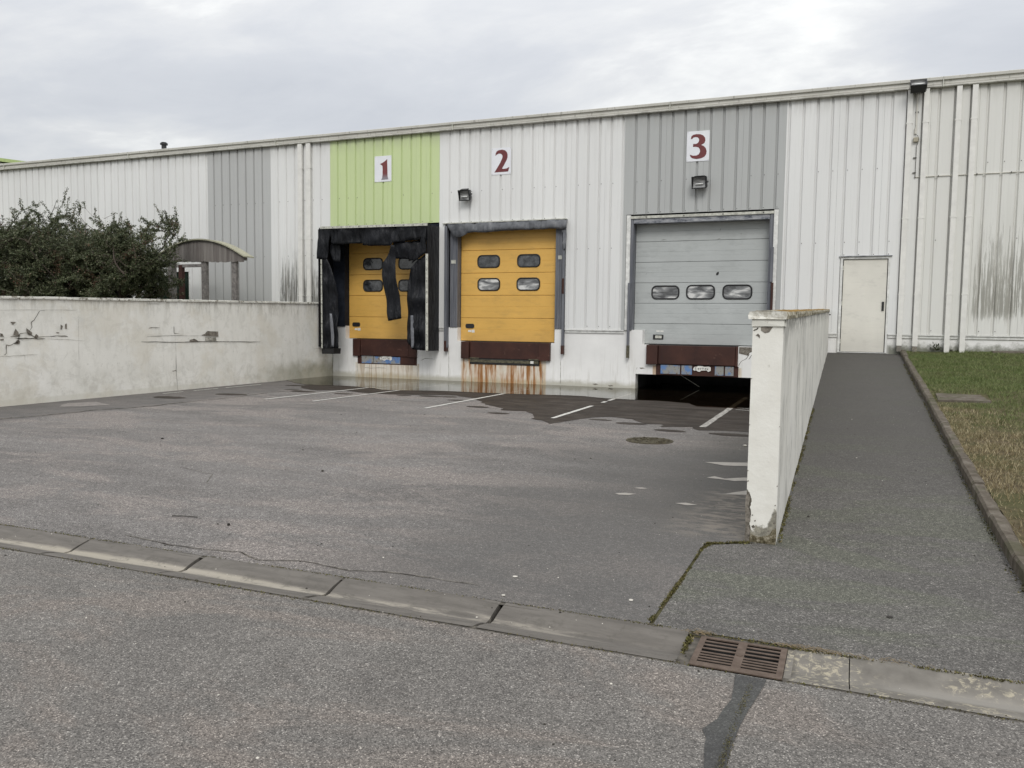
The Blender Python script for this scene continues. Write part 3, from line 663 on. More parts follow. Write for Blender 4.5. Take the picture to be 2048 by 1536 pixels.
# drain grate
gx0, gx1, gy0, gy1 = -0.656, -0.223, -16.706, -16.317
gr = empty('drain_grate', ((gx0 + gx1) / 2, (gy0 + gy1) / 2, 0), label='rusty brown cast iron drain grate with two columns of slots, set in the concrete gutter', cat='drain grate')
g = G(); mid = (gx0 + gx1) / 2; zt = 0.004; zb = -0.002
g.box(gx0, gx1, gy1 - 0.022, gy1, zb, zt).box(gx0, gx1, gy0, gy0 + 0.02, zb, zt)
g.box(gx0, gx0 + 0.03, gy0 + 0.02, gy1 - 0.022, zb, zt).box(gx1 - 0.03, gx1, gy0 + 0.02, gy1 - 0.022, zb, zt)
g.box(mid - 0.022, mid + 0.022, gy0 + 0.02, gy1 - 0.022, zb, zt)
g.ob('frame', 'grate', gr)
cuts = []; y = gy1 - 0.022
for w in (0.030, 0.031, 0.032, 0.035): cuts.append((y - w, y)); y -= w + 0.0165
for w in (0.019, 0.019, 0.019, 0.019): cuts.append((y - w, y)); y -= w + 0.0145
for s_, (xa, xb) in enumerate(((gx0 + 0.03, mid - 0.022), (mid + 0.022, gx1 - 0.03))):
    prev = cuts[0][0]
    for (c0, c1) in cuts[1:]:
        bb = G(); bb.box(xa, xb, c1, prev, zt - 0.004, zt - 0.001); bb.ob('bar', 'grate', gr); prev = c0
    bb = G(); bb.box(xa, xb, gy0 + 0.02, prev, zt - 0.004, zt - 0.001); bb.ob('bar', 'grate', gr)
g = G(); g.tube([(mid, -16.50, 0.0), (mid, -16.50, 0.007)], 0.016, 12); g.ob('boss', 'grate', gr)
# catch basin below it and mortar bed beside it
g = G(); g.box(gx0 - 0.02, gx0, gy0 - 0.01, gy1 + 0.01, -0.5, -0.012).box(gx1, gx1 + 0.02, gy0 - 0.01, gy1 + 0.01, -0.5, -0.012)
g.box(gx0, gx1, gy1, gy1 + 0.02, -0.5, -0.012).box(gx0, gx1, gy0 - 0.02, gy0, -0.5, -0.012).box(gx0, gx1, gy0, gy1, -0.40, -0.38)
g.ob('catch_basin', 'darkconc', None, kind='structure')
ngon_z('mortar_bed', rough_poly([(-0.725, -16.72), (-0.66, -16.72), (-0.66, -16.27), (-0.72, -16.27)], 0.006, 0.05, 2), -0.010, 'joint', kind='structure')
ngon_z('mortar_bed', [(-0.221, -16.715), (-0.188, -16.71), (-0.188, -16.27), (-0.221, -16.27)], -0.006, 'gutter_lichen', kind='structure')
ngon_z('mortar_edge', rough_poly([(-0.66, -16.72), (-0.22, -16.72), (-0.22, -16.703), (-0.66, -16.703)], 0.004, 0.04, 6), -0.003, 'gutter_lichen', kind='structure')
ngon_z('mortar_bed', [(-0.70, -16.32), (-0.2, -16.32), (-0.2, -16.262), (-0.70, -16.262)], -0.008, 'soil', kind='structure')

# kerb stones
kb = empty('kerb', (0, 0, 0), kind='structure')
y = -16.2; kk = 0
while y < -0.08:
    L = min(1.0, -0.03 - y); g = G(); N = 8; k0 = 0
    dx = rnd.uniform(-0.008, 0.008); dz = rnd.uniform(-0.008, 0.008)
    pf = [(0.0, -0.12), (0.0, 0.075), (0.018, 0.098), (0.085, 0.100), (0.105, 0.085), (0.105, -0.12)]
    for i in range(N + 1):
        yy = y + 0.006 + (L - 0.012) * i / N
        for (a, b) in pf:
            q = Vector((a * 9, yy * 3.5, b * 9)); d = mnoise.noise_vector(q)
            w = 0.010 if b > 0 else 0.002
            g.v.append(Vector((1.104 + a + dx + d.x * w, yy, ramp_z(yy) + b + dz + d.z * w * 0.8)))
    m = len(pf)
    for i in range(N):
        for j in range(m - 1): k = i * m + j; g.f.append((k, k + 1, k + m + 1, k + m))
    g.f.append(tuple(range(m))[::-1]); g.f.append(tuple(N * m + j for j in range(m)))
    g.ob('kerb_stone', 'kerb', kb, smooth=False); y += 1.0; kk += 1

# asphalt patch below the grate, cracks, moss
ngon_z('asphalt_patch', rough_poly([(-0.435, -16.735), (-0.30, -16.735), (-0.31, -16.9), (-0.337, -17.077), (-0.352, -17.442), (-0.362, -17.7), (-0.375, -18.6), (-0.47, -18.6), (-0.435, -17.7), (-0.46, -17.4), (-0.49, -17.33), (-0.445, -17.22), (-0.419, -17.011)], 0.016, 0.015, 5), 0.004, 'patch', kind='structure')

def ribbon3(pts, w, name, mat, parent=None, nrm=(0, 0, 1), jit=0.4, sub=4, seed=0.0, **kw):
    """a thin crack band of varying width following pts on a surface with normal nrm"""
    nrm = Vector(nrm); P = []
    pts = [Vector(p) for p in pts]
    for i in range(len(pts) - 1):
        for j in range(sub):
            q = pts[i].lerp(pts[i + 1], j / sub); d = mnoise.noise_vector(q * 9 + Vector((seed, 0, 0))) * w * 1.4
            d -= nrm * d.dot(nrm); P.append(q + d)
    P.append(pts[-1]); g = G(); m = len(P)
    for i, p in enumerate(P):
        t = (P[min(i + 1, m - 1)] - P[max(i - 1, 0)]).normalized(); s = t.cross(nrm).normalized()
        ww = w * 0.5 * (1 + jit * 2 * mnoise.noise(p * 7 + Vector((0, seed, 3)))) * (0.35 if i in (0, m - 1) else 1)
        g.v += [p - s * ww, p + s * ww]
    for i in range(m - 1): k = 2 * i; g.f.append((k, k + 1, k + 3, k + 2))
    o = g.ob(name, mat, parent, **kw)
    me = o.data
    b = bmesh.new(); b.from_mesh(me); b.normal_update()
    for f in b.faces:
        if f.normal.dot(nrm) < 0: f.normal_flip()
    b.to_mesh(me); b.free(); return o
c1 = [(-5.03, -16.087), (-4.512, -16.16), (-4.174, -16.141), (-3.923, -16.095), (-3.69, -16.2), (-3.414, -16.086), (-2.978, -16.134), (-2.722, -16.052), (-2.391, -16.049), (-2.07, -16.055)]
ribbon3([(a, b, 0.005) for a, b in c1], 0.010, 'asphalt_crack', 'crack', yard)
c2 = [(-12.6, -13.5), (-12.6, -11.7), (-12.47, -11.03), (-12.42, -10.1), (-12.1, -9.03), (-12.15, -8.6), (-12.06, -6.74), (-12.2, -5.6), (-11.9, -4.3)]
ribbon3([(a, b, 0.006) for a, b in c2], 0.035, 'asphalt_crack', 'crack', yard, sub=8)
ribbon3([(-6.9, -13.7, .005), (-6.2, -13.9, .005), (-5.9, -14.3, .005)], 0.006, 'asphalt_crack', 'crack', yard, sub=8)

# manhole cover
mh = empty('manhole_cover', (-2.56, -9.22, 0), label='round iron manhole cover crusted with gravel in the asphalt yard', cat='manhole cover')
g = G(); g.tube([(-2.56, -9.22, -0.02), (-2.56, -9.22, 0.010)], 0.30, 40); g.ob('lid', 'manhole', mh)
g = G(); k = 48
for i in range(k):
    a = 2 * math.pi * i / k
    for rr, zz in ((0.305, 0.0), (0.305, 0.008), (0.335, 0.008), (0.335, 0.0)): g.v.append(Vector((-2.56 + rr * math.cos(a), -9.22 + rr * math.sin(a), zz)))
for i in range(k):
    for j in range(3): a = i * 4 + j; b = ((i + 1) % k) * 4 + j; g.f.append((a, b, b + 1, a + 1))
g.ob('rim', 'manhole', mh)
g = G()
for i in range(90):
    a = rnd.uniform(0, 6.28); rr = 0.29 * math.sqrt(rnd.random()); s_ = rnd.uniform(0.006, 0.014)
    x, y = -2.56 + rr * math.cos(a), -9.22 + rr * math.sin(a); g.box(x - s_, x + s_, y - s_, y + s_, 0.010, 0.010 + s_ * 0.8)
g.ob('grit', 'manhole', mh, kind='stuff')

# flakes and pebbles lying about
def pebble(x, y, s_, mat, label, flat=0.35, cat='stone', name='pebble', z=None):
    b = bmesh.new(); bmesh.ops.create_icosphere(b, subdivisions=2, radius=s_)
    z0 = ramp_z(y) if (-0.46 < x < 1.1) else 0.0
    for v in b.verts:
        v.co += mnoise.noise_vector(v.co * (1.2 / s_) + Vector((x, y, 0))) * s_ * 0.35; v.co.z *= flat; v.co.z += s_ * flat * 0.7
    me = bpy.data.meshes.new(name); b.to_mesh(me); b.free(); o = link(name, me, mat); o.location = (x, y, z0 + 0.002); o.rotation_euler.z = rnd.uniform(0, 6)
    tag(o, label, cat); return o
pebble(-1.939, -15.796, 0.016, 'stone', 'flat white chip on the asphalt beyond the gutter, left of the mossy joint', 0.2)
pebble(-1.138, -15.924, 0.015, 'stone', 'flat white chip on the asphalt just left of the mossy joint above the gutter', 0.2)
pebble(-1.863, -16.166, 0.012, 'stone', 'small white stone at the far edge of the gutter by a slab joint', 0.4)
pebble(-4.53, -15.528, 0.013, 'debris', 'dark clod lying on the asphalt in front of the gutter, left of centre', 0.8, 'debris', 'clod')
pebble(-5.267, -13.238, 0.018, 'debris', 'small dark clod on the open yard left of centre', 0.5, 'debris', 'clod')
pebble(-8.662, -12.176, 0.020, 'debris', 'dark clod far out on the yard in front of the cream wall', 0.5, 'debris', 'clod')
pebble(-1.252, -9.144, 0.03, 'stone', 'pale pebble near the white wall between the puddles and the damp patch', 0.5)
pebble(0.28, -15.59, 0.018, 'debris', 'small dark scrap on the asphalt beyond the drain grate', 0.15, 'debris', 'scrap')
g = G(); g.tube([(-5.16, -15.49, 0.006), (-5.05, -15.475, 0.012), (-4.93, -15.44, 0.008)], 0.004, 6); tag(g.ob('twig', 'debris'), 'thin bent twig lying on the yard asphalt above the gutter', 'twig')
# scattered grit, uncountable
def scatter(name, mat, n_, fx, smin, smax, z=0.0):
    g = G()
    for i in range(n_):
        x, y = fx(); s_ = rnd.uniform(smin, smax) * (1 if rnd.random() < .9 else 1.8); zz = z + (ramp_z(y) if -0.46 < x < 1.1 else 0)
        k = len(g.v); a = rnd.uniform(0, 6.28)
        for t in range(4):
            q = a + t * math.pi / 2 + rnd.uniform(-.4, .4); g.v.append(Vector((x + math.cos(q) * s_, y + math.sin(q) * s_, zz)))
        g.v.append(Vector((x, y, zz + s_ * 0.7)))
        for t in range(4): g.f.append((k + t, k + (t + 1) % 4, k + 4))
    return g.ob(name, mat, kind='stuff')
tag(scatter('grit', 'stone', 900, lambda: (rnd.uniform(-9, 1.05), -18.5 + rnd.random() ** 1.4 * 12), 0.002, 0.005), 'pale grit scattered over the asphalt', 'grit')
tag(scatter('leaf_litter', 'debris', 420, lambda: (rnd.uniform(-13.5, 1.0), -18 + rnd.random() * 13), 0.003, 0.010), 'dark specks of litter scattered over the asphalt', 'litter')

def tufts(name, mat, pts, h, w, label, cat='moss'):
    g = G()
    for (x, y, z) in pts:
        a = rnd.uniform(0, math.pi); hh = h * rnd.uniform(0.4, 1.2); ww = w * rnd.uniform(0.6, 1.3); lx, ly = rnd.uniform(-1, 1) * hh, rnd.uniform(-1, 1) * hh
        k = len(g.v); c, s_ = math.cos(a) * ww, math.sin(a) * ww
        g.v += [Vector((x - c, y - s_, z)), Vector((x + c, y + s_, z)), Vector((x + lx, y + ly, z + hh))]; g.f.append((k, k + 1, k + 2))
    me = bpy.data.meshes.new(name); me.from_pydata([tuple(v) for v in g.v], [], g.f); me.update()
    o = link(name, me, mat); tag(o, label, cat, kind='stuff'); return o
def along(poly, n_, spread, z=0.0, clump=True):
    out = []
    segs = [(Vector(poly[i]), Vector(poly[i + 1])) for i in range(len(poly) - 1)]; Ls = [(b - a).length for a, b in segs]; T = sum(Ls)
    while len(out) < n_:
        t = rnd.random() * T; i = 0
        while t > Ls[i]: t -= Ls[i]; i += 1
        p = segs[i][0].lerp(segs[i][1], t / Ls[i])
        if clump and mnoise.noise(Vector((p.x * 5, p.y * 5, 1.5))) < rnd.uniform(-0.5, 0.3): continue
        x, y = p.x + rnd.gauss(0, spread), p.y + rnd.gauss(0, spread)
        out.append((x, y, z + (ramp_z(y) if -0.46 < x < 1.1 else 0)))
    return out
tufts('moss', 'moss', along([(-0.905, -14.46), (-0.938, -14.6), (-0.935, -15.3), (-0.945, -15.8), (-0.958, -16.2)], 1900, 0.007), 0.007, 0.005, 'yellow green moss filling the joint between yard and pavement')
tufts('moss', 'moss', along([(-0.64, -14.29), (-0.75, -14.33), (-0.92, -14.44)], 700, 0.012), 0.014, 0.006, 'moss at the foot of the white wall end')
tufts('moss', 'moss', along([(-0.345, -16.76), (-0.362, -17.038), (-0.373, -17.281), (-0.381, -17.9)], 2600, 0.008), 0.007, 0.0045, 'moss line growing in the dark asphalt patch below the drain')
tufts('moss', 'moss', along([(-7, -16.262), (-0.72, -16.262)], 1500, 0.007), 0.006, 0.004, 'moss and dirt in the joint behind the gutter left of the drain')
tufts('moss', 'moss', along([(-0.72, -16.275), (-0.2, -16.285), (2.5, -16.275)], 1800, 0.010), 0.008, 0.005, 'moss and dirt in the joint behind the gutter right of the drain')
tufts('moss', 'moss', along([(-7, -16.715), (2.0, -16.715)], 1400, 0.012), 0.006, 0.005, 'moss in the joint between gutter and road')
tufts('moss', 'moss', along([(-0.71, -16.28), (-0.715, -16.70)], 300, 0.007, -0.01), 0.012, 0.006, 'moss between the last gutter slab and the grate')
tufts('moss', 'moss', along([(-0.435, -14.2), (-0.435, -8)], 1500, 0.012), 0.015, 0.006, 'moss along the path foot of the white wall')
tufts('moss', 'moss', along([(1.09, -15.8), (1.085, -2)], 2200, 0.016), 0.010, 0.006, 'moss and crumbs along the foot of the kerb')
# dry stalks by the drain
g = G()
for (cx, cy, n_, sp_) in ((-0.69, -16.29, 26, 0.03), (-0.12, -16.275, 40, 0.09), (0.2, -16.27, 20, 0.1), (-0.25, -16.28, 14, 0.05)):
    for i in range(n_):
        x, y = cx + rnd.gauss(0, sp_), cy + rnd.gauss(0, 0.010); a = rnd.gauss(0, 0.5); L = rnd.uniform(0.02, 0.07)
        g.tube([(x, y, 0.004), (x + L / 2 * math.cos(a), y + L / 2 * math.sin(a) * .5, 0.012 + rnd.random() * .01), (x + L * math.cos(a), y + L * math.sin(a) * .5, 0.005)], 0.0011, 3)
g.ob('dry_stalks', 'straw', kind='stuff'); tag(bpy.data.objects['dry_stalks'], 'dry straw stalks caught around the drain grate', 'straw')

# =================================================================== WALLS
# left retaining wall
lw = empty('retaining_wall', (-14.47, -7, 0), label='long cracked cream rendered retaining wall on the left side of the yard', cat='wall')
LWX = -14.36
def ltop(y): return 2.155 + 0.0171 * y
g = G(); ny = 60
g.v = []; ys = [-0.01 - i * (17 / ny) for i in range(ny + 1)]
for y in ys:
    for (x, z) in ((LWX - 0.24, -0.1), (LWX - 0.24, ltop(y)), (LWX, ltop(y)), (LWX, 1.2), (LWX, 0.6), (LWX, -0.1)):
        g.v.append(Vector((x + (0.010 * mnoise.noise(Vector((0, y * .7, z * .8))) if x == LWX else 0), y, z)))
for i in range(ny):
    for j in range(5): k = i * 6 + j; g.f.append((k, k + 1, k + 7, k + 6))
g.f.append((0, 1, 2, 3, 4, 5)); k = ny * 6; g.f.append((k, k + 1, k + 2, k + 3, k + 4, k + 5))
g.ob('render_face', 'wall_left', lw)
y = -0.02; i = 0
while y > -17:
    L = 0.5 + rnd.uniform(-0.03, 0.03); y2 = y - L; g = G()
    z = ltop((y + y2) / 2) + rnd.uniform(-0.004, 0.004); k = 0
    g.box(LWX - 0.28, LWX + 0.035, y2 + 0.016, y, 0, 0.055, bev=0.012, jit=0.004)
    for v in g.v: v.z += ltop(v.y) + 0.001
    g.ob('coping_tile', 'coping', lw); y = y2
def lwp(px, py):     # point on the left wall face through a pixel of the photograph (measured once, at wall depth)
    d = RC @ Vector(((px - 1024) / FPX, 1, -(py - 768) / FPX)); t = (LWX + 0.014 - CAM.x) / d.x; return CAM + d * t
def zz1(x, y): return lwp(x / 10.24, 640 + y / 10.24)
def zz2(x, y): return lwp(x / 2.926, 580 + y / 2.926)
cr1 = [zz2(455, 118), zz2(330, 117), zz2(270, 117), zz2(232, 122), zz1(700, 0), zz1(650, 50), zz1(650, 150), zz1(590, 230), zz1(560, 265), zz1(420, 275), zz1(400, 300), zz1(390, 380), zz1(380, 440), zz1(250, 505), zz1(130, 512), zz1(125, 680), zz1(80, 720)]
X1 = (1, 0, 0)
ribbon3(cr1[:5], 0.0038, 'crack', 'crack', lw, X1); ribbon3(cr1[3:], 0.0115, 'crack', 'crack', lw, X1, seed=3)
ribbon3([zz1(320, 365), zz1(600, 378), zz1(930, 384)], 0.0186, 'crack', 'crack', lw, X1, seed=5)
ribbon3([zz1(930, 384), zz1(1400, 400), zz1(1750, 430)], 0.0062, 'crack', 'crack_faint', lw, X1)
ribbon3([zz1(560, 270), zz1(640, 300), zz1(720, 345), zz1(1110, 330), zz1(1390, 338)], 0.0136, 'crack', 'crack', lw, X1, seed=7)
ribbon3([zz1(0, 745), zz1(190, 740), zz1(540, 715), zz1(780, 712)], 0.0062, 'crack', 'crack_faint', lw, X1)
ribbon3([zz1(200, 342), zz1(340, 330), zz1(420, 310)], 0.0124, 'crack', 'crack', lw, X1)
ribbon3([zz2(828, 303), zz2(1000, 304), zz2(1280, 302), zz2(1525, 303)], 0.0136, 'crack', 'crack', lw, X1, seed=9)
ribbon3([zz2(860, 272), zz2(1000, 268), zz2(1190, 268)], 0.0062, 'crack', 'crack', lw, X1, seed=2)
ribbon3([zz2(870, 222), zz2(935, 221)], 0.0211, 'crack', 'exposed', lw, X1, seed=11)
ribbon3([zz2(1017, 210), zz2(1020, 255), zz2(1050, 255)], 0.0087, 'crack', 'crack', lw, X1)
ribbon3([zz2(1030, 370), zz2(1032, 470), zz2(1040, 590)], 0.0087, 'crack', 'crack', lw, X1)
ribbon3([zz2(1028, 300), zz2(1030, 370)], 0.0050, 'crack', 'crack_faint', lw, X1)
ribbon3([zz2(860, 80), zz2(935, 80)], 0.0074, 'crack', 'crack', lw, X1)
ribbon3([zz2(1835, 345), zz2(1900, 335)], 0.0050, 'crack', 'crack', lw, X1)
ribbon3([zz2(1010, 473), zz2(1035, 476)], 0.0186, 'crack', 'exposed', lw, X1)
ribbon3([zz2(0, 118), zz2(120, 116), zz2(260, 117)], 0.0037, 'crack', 'crack_faint', lw, X1)
ribbon3([zz2(460, 150), zz2(460, 300), zz2(462, 420)], 0.0037, 'crack', 'crack_faint', lw, X1)
def patch(pts, mat='exposed', parent=lw, nrm=X1, amp=0.012, name='exposed_patch'):
    nrm = Vector(nrm); P = []
    for i in range(len(pts)):
        a, b = pts[i], pts[(i + 1) % len(pts)]
        for j in range(4):
            q = a.lerp(b, j / 4); d = mnoise.noise_vector(q * 14) * amp; d -= nrm * d.dot(nrm); P.append(q + d)
    org = parent_origin(parent); bm_ = bmesh.new(); vs_ = [bm_.verts.new(p - org) for p in P]; f_ = bm_.faces.new(vs_); bm_.normal_update()
    if f_.normal.dot(nrm) < 0: f_.normal_flip()
    bmesh.ops.triangulate(bm_, faces=bm_.faces[:]); me = bpy.data.meshes.new(name); bm_.to_mesh(me); bm_.free(); return link(name, me, mat, parent)
patch([zz1(205, 35), zz1(330, 45), zz1(260, 100)]); patch([zz1(0, 275), zz1(50, 285), zz1(85, 340), zz1(0, 345)]); patch([zz1(0, 395), zz1(80, 388), zz1(75, 415), zz1(0, 420)])
patch([zz1(1240, 90), zz1(1290, 120), zz1(1262, 200), zz1(1240, 180)]); patch([zz1(1330, 80), zz1(1372, 70), zz1(1370, 190), zz1(1330, 170)])
patch([zz1(320, 170), zz1(375, 240), zz1(400, 330), zz1(270, 310)]); patch([zz1(540, 160), zz1(580, 190), zz1(655, 260), zz1(650, 310), zz1(580, 300), zz1(550, 240)])
patch([zz1(370, 400), zz1(410, 430), zz1(400, 495), zz1(260, 490)]); patch([zz1(740, 280), zz1(790, 330), zz1(760, 380), zz1(690, 350)]); patch([zz1(1140, 255), zz1(1200, 245), zz1(1220, 262), zz1(1170, 275)])
patch([zz2(1200, 255), zz2(1215, 240), zz2(1275, 243), zz2(1278, 272), zz2(1198, 268), zz2(1180, 265)]); patch([zz2(1110, 292), zz2(1135, 285), zz2(1165, 300), zz2(1110, 302)])
patch([zz2(1202, 275), zz2(1265, 276), zz2(1265, 298), zz2(1200, 296)], 'crack_faint')

# right wall
rw = empty('boundary_wall', (-0.55, -7, 0), label='white rendered wall with flaking corners standing between the yard and the door path', cat='wall')
def rtop(y): return 2.012 + 0.0222 * y
RX0, RX1, RY0 = -0.668, -0.446, -14.25
g = G(); ys = [RY0] + [-14.1 + i * 0.25 for i in range(57)]; ys[-1] = -0.045
ring = []
for y in ys:
    pts_ = [(RX0, -0.1), (RX0, 0.1), (RX0, 0.5), (RX0, 1.0), (RX0, rtop(y)), (RX0 + .11, rtop(y)), (RX1, rtop(y)), (RX1, 1.2), (RX1, 0.6), (RX1, 0.2), (RX1, -0.1)]
    if y == RY0: pts_ = [(x, min(z, rtop(y))) for x, z in pts_]
    for x, z in pts_:
        d = mnoise.noise_vector(Vector((x * 3, y * 1.3, z * 2.2))); g.v.append(Vector((x + d.x * 0.008, y, z + (d.z * 0.004 if z > 1 else 0))))
m = 11
for i in range(len(ys) - 1):
    for j in range(m): k = i * m + j; k2 = i * m + (j + 1) % m; g.f.append((k, k2, k2 + m, k + m))
g.f.append(tuple(range(m)))
g.ob('render_face', 'wall_right', rw)
# coping with thick worn edges
y = RY0 - 0.020; first = True
while y < -0.06:
    L = min(0.95 + rnd.uniform(-0.04, 0.04), -0.045 - y); g = G(); N = 8
    ov = 0.028
    pf = [(-ov, 0.0), (-ov - 0.004, 0.03), (-ov + 0.002, 0.056), (0.11, 0.064), (0.222 + 0.016, 0.054), (0.222 + 0.02, 0.028), (0.222 + 0.016, 0.0)]
    for i in range(N + 1):
        yy = y + 0.004 + (L - 0.008) * i / N
        for a, b in pf:
            d = mnoise.noise_vector(Vector((a * 16, yy * 11, b * 24))) * 1.5
            g.v.append(Vector((RX0 + a + d.x * 0.010, yy + (d.y * 0.012 if i in (0,) else 0), rtop(yy) + b + 0.002 + d.z * 0.007 * (b > 0))))
    m = len(pf)
    for i in range(N):
        for j in range(m): k = i * m + j; k2 = i * m + (j + 1) % m; g.f.append((k, k2, k2 + m, k + m))
    g.f.append(tuple(range(m))); g.f.append(tuple(N * m + j for j in range(m)))
    g.ob('coping_stone', 'lichen', rw); y += L; first = False
# thick render band under the coping at the end
g = G(); g.box(RX0 - 0.006, RX1 + 0.004, RY0 - 0.010, RY0 + 0.16, rtop(RY0) - 0.052, rtop(RY0) + 0.001, bev=0.004, jit=0.005); g.ob('render_band', 'coping', rw)
Y1 = (0, -1, 0)
def ep(x, z): return Vector((x, RY0 - 0.003, z))
patch([ep(-.607, 1.641), ep(-.52, 1.643), ep(-.545, 1.60), ep(-.575, 1.592), ep(-.605, 1.612)], 'exposed', rw, Y1, 0.006)
patch([ep(-.642, 1.575), ep(-.625, 1.59), ep(-.61, 1.575), ep(-.612, 1.555), ep(-.625, 1.57)], 'exposed', rw, Y1, 0.004)
ribbon3([ep(-.665, 1.615), ep(-.64, 1.625), ep(-.63, 1.637)], 0.006, 'crack', 'crack', rw, Y1)
patch([ep(-.671, 0), ep(-.64, 0), ep(-.634, .06), ep(-.645, .12), ep(-.632, .17), ep(-.637, .24), ep(-.648, .28), ep(-.642, .34), ep(-.655, .38), ep(-.671, .36)], 'exposed', rw, Y1, 0.012)
patch([ep(-.64, 0), ep(-.447, 0), ep(-.447, .13), ep(-.47, .12), ep(-.49, .075), ep(-.53, .06), ep(-.57, .045), ep(-.61, .06), ep(-.636, .075)], 'foot_dirt', rw, Y1, 0.010)
for (cx, cz, r_) in ((-.615, .13, .013), (-.60, .17, .007), (-.455, .22, .008), (-.458, .30, .006), (-.462, .17, .010), (-.62, .21, .006), (-.50, .10, .008), (-.665, .55, .005), (-.452, .45, .005), (-.664, .47, .007), (-.45, .9, .004), (-.664, .9, .004), (-.663, 1.25, .005)):
    patch([ep(cx - r_, cz), ep(cx - r_ * .4, cz - r_), ep(cx + r_, cz - r_ * .3), ep(cx + r_ * .5, cz + r_)], 'exposed', rw, Y1, r_ * .7)
g = G(); g.box(-0.434, -0.40, -0.28, -0.22, 1.93, 1.955); g.ob('bracket', 'hardware', rw)

# =================================================================== WAREHOUSE
wh = empty('warehouse', (-12, 0, 0), label='long warehouse clad in white, grey and lime ribbed metal with three loading docks', cat='warehouse')
ZT = 6.97
openings = [(-14.36, -10.75, 4.455), (-10.56, -6.985, 4.405), (-5.37, -1.65, 4.455), (-0.235, 0.815, 3.29), (-21.26, -19.84, 3.27)]
def zbot(x):
    for a, b, z in openings:
        if a < x < b: return z
    return 1.51 if x > -14.36 else 1.35
def rib_profile(x0, x1, first, pitch):
    """breakpoints (x, y) of the sheet between x0 and x1: broad crowns, narrow recessed grooves"""
    pts = [(x0, -0.042)]
    k = math.floor((x0 - first) / pitch) - 1
    while True:
        c = first + k * pitch; k += 1
        if c - 0.033 > x1: break
        if c - 0.034 < x0 + 0.004: 
            continue
        if c + 0.034 > x1 - 0.004: break
        pts += [(c - 0.033, -0.042), (c - 0.013, -0.006), (c + 0.013, -0.006), (c + 0.033, -0.042)]
    pts.append((x1, -0.042)); return pts
def cladding_sheet(x0, x1, first, pitch, mat):
    prof = rib_profile(x0, x1, first, pitch); xs_ = [p[0] for p in prof]
    def yat(x):
        for i in range(len(prof) - 1):
            if prof[i][0] <= x <= prof[i + 1][0]:
                t = (x - prof[i][0]) / max(1e-9, prof[i + 1][0] - prof[i][0]); return prof[i][1] + t * (prof[i + 1][1] - prof[i][1])
        return -0.042
    for a, b, z in openings:
        for e in (a, b):
            if x0 + 1e-4 < e < x1 - 1e-4: xs_.append(e)
    xs_ = sorted(set(xs_)); g = G()
    for i in range(len(xs_) - 1):
        a, b = xs_[i], xs_[i + 1]; zb_ = zbot((a + b) / 2); k = len(g.v)
        ya_, yb_ = yat(a), yat(b)
        g.v += [Vector((a, ya_, zb_)), Vector((b, yb_, zb_)), Vector((b, yb_, ZT)), Vector((a, ya_, ZT)), Vector((a, ya_ + 0.003, zb_)), Vector((b, yb_ + 0.003, zb_))]
        g.f.append((k, k + 1, k + 2, k + 3)); g.f.append((k, k + 4, k + 5, k + 1))
    # turned side edge
    for e in (x0, x1):
        k = len(g.v); zb_ = zbot(e + (0.01 if e == x0 else -0.01)); g.v += [Vector((e, -0.042, zb_)), Vector((e, -0.002, zb_)), Vector((e, -0.002, ZT)), Vector((e, -0.042, ZT))]; g.f.append((k, k + 1, k + 2, k + 3))
    me = bpy.data.meshes.new('cladding_panel'); org = parent_origin(wh); me.from_pydata([tuple(v - org) for v in g.v], [], g.f); me.update()
    link('cladding_panel', me, mat, wh)
segs = [(-46.0, -19.05, -19.11, 0.3158, 'clad_white'), (-19.05, -16.58, -18.80, 0.3165, 'clad_greyl'), (-16.58, -14.40, -16.3, 0.312, 'clad_white'),
        (-14.40, -10.75, -14.13, 0.3095, 'clad_green'), (-10.75, -5.45, -10.43, 0.3085, 'clad_white'), (-5.45, -1.55, -5.17, 0.3105, 'clad_grey'), (-1.55, 14.0, -1.17, 0.3137, 'clad_white')]
for (a, b, fst, pitch, mat) in segs:
    # sheets three ribs wide, edges in the middle of a crown
    x = b; e = fst + 2.5 * pitch + math.floor((b - fst) / pitch) * pitch
    edges = [a]; c = fst + 2.5 * pitch
    while c > a + 0.3: c -= 3 * pitch
    c += 3 * pitch
    while c < b - 0.35: edges.append(c); c += 3 * pitch
    edges.append(b)
    for i in range(len(edges) - 1): cladding_sheet(edges[i] + 0.0015, edges[i + 1] - 0.0015, fst, pitch, mat)
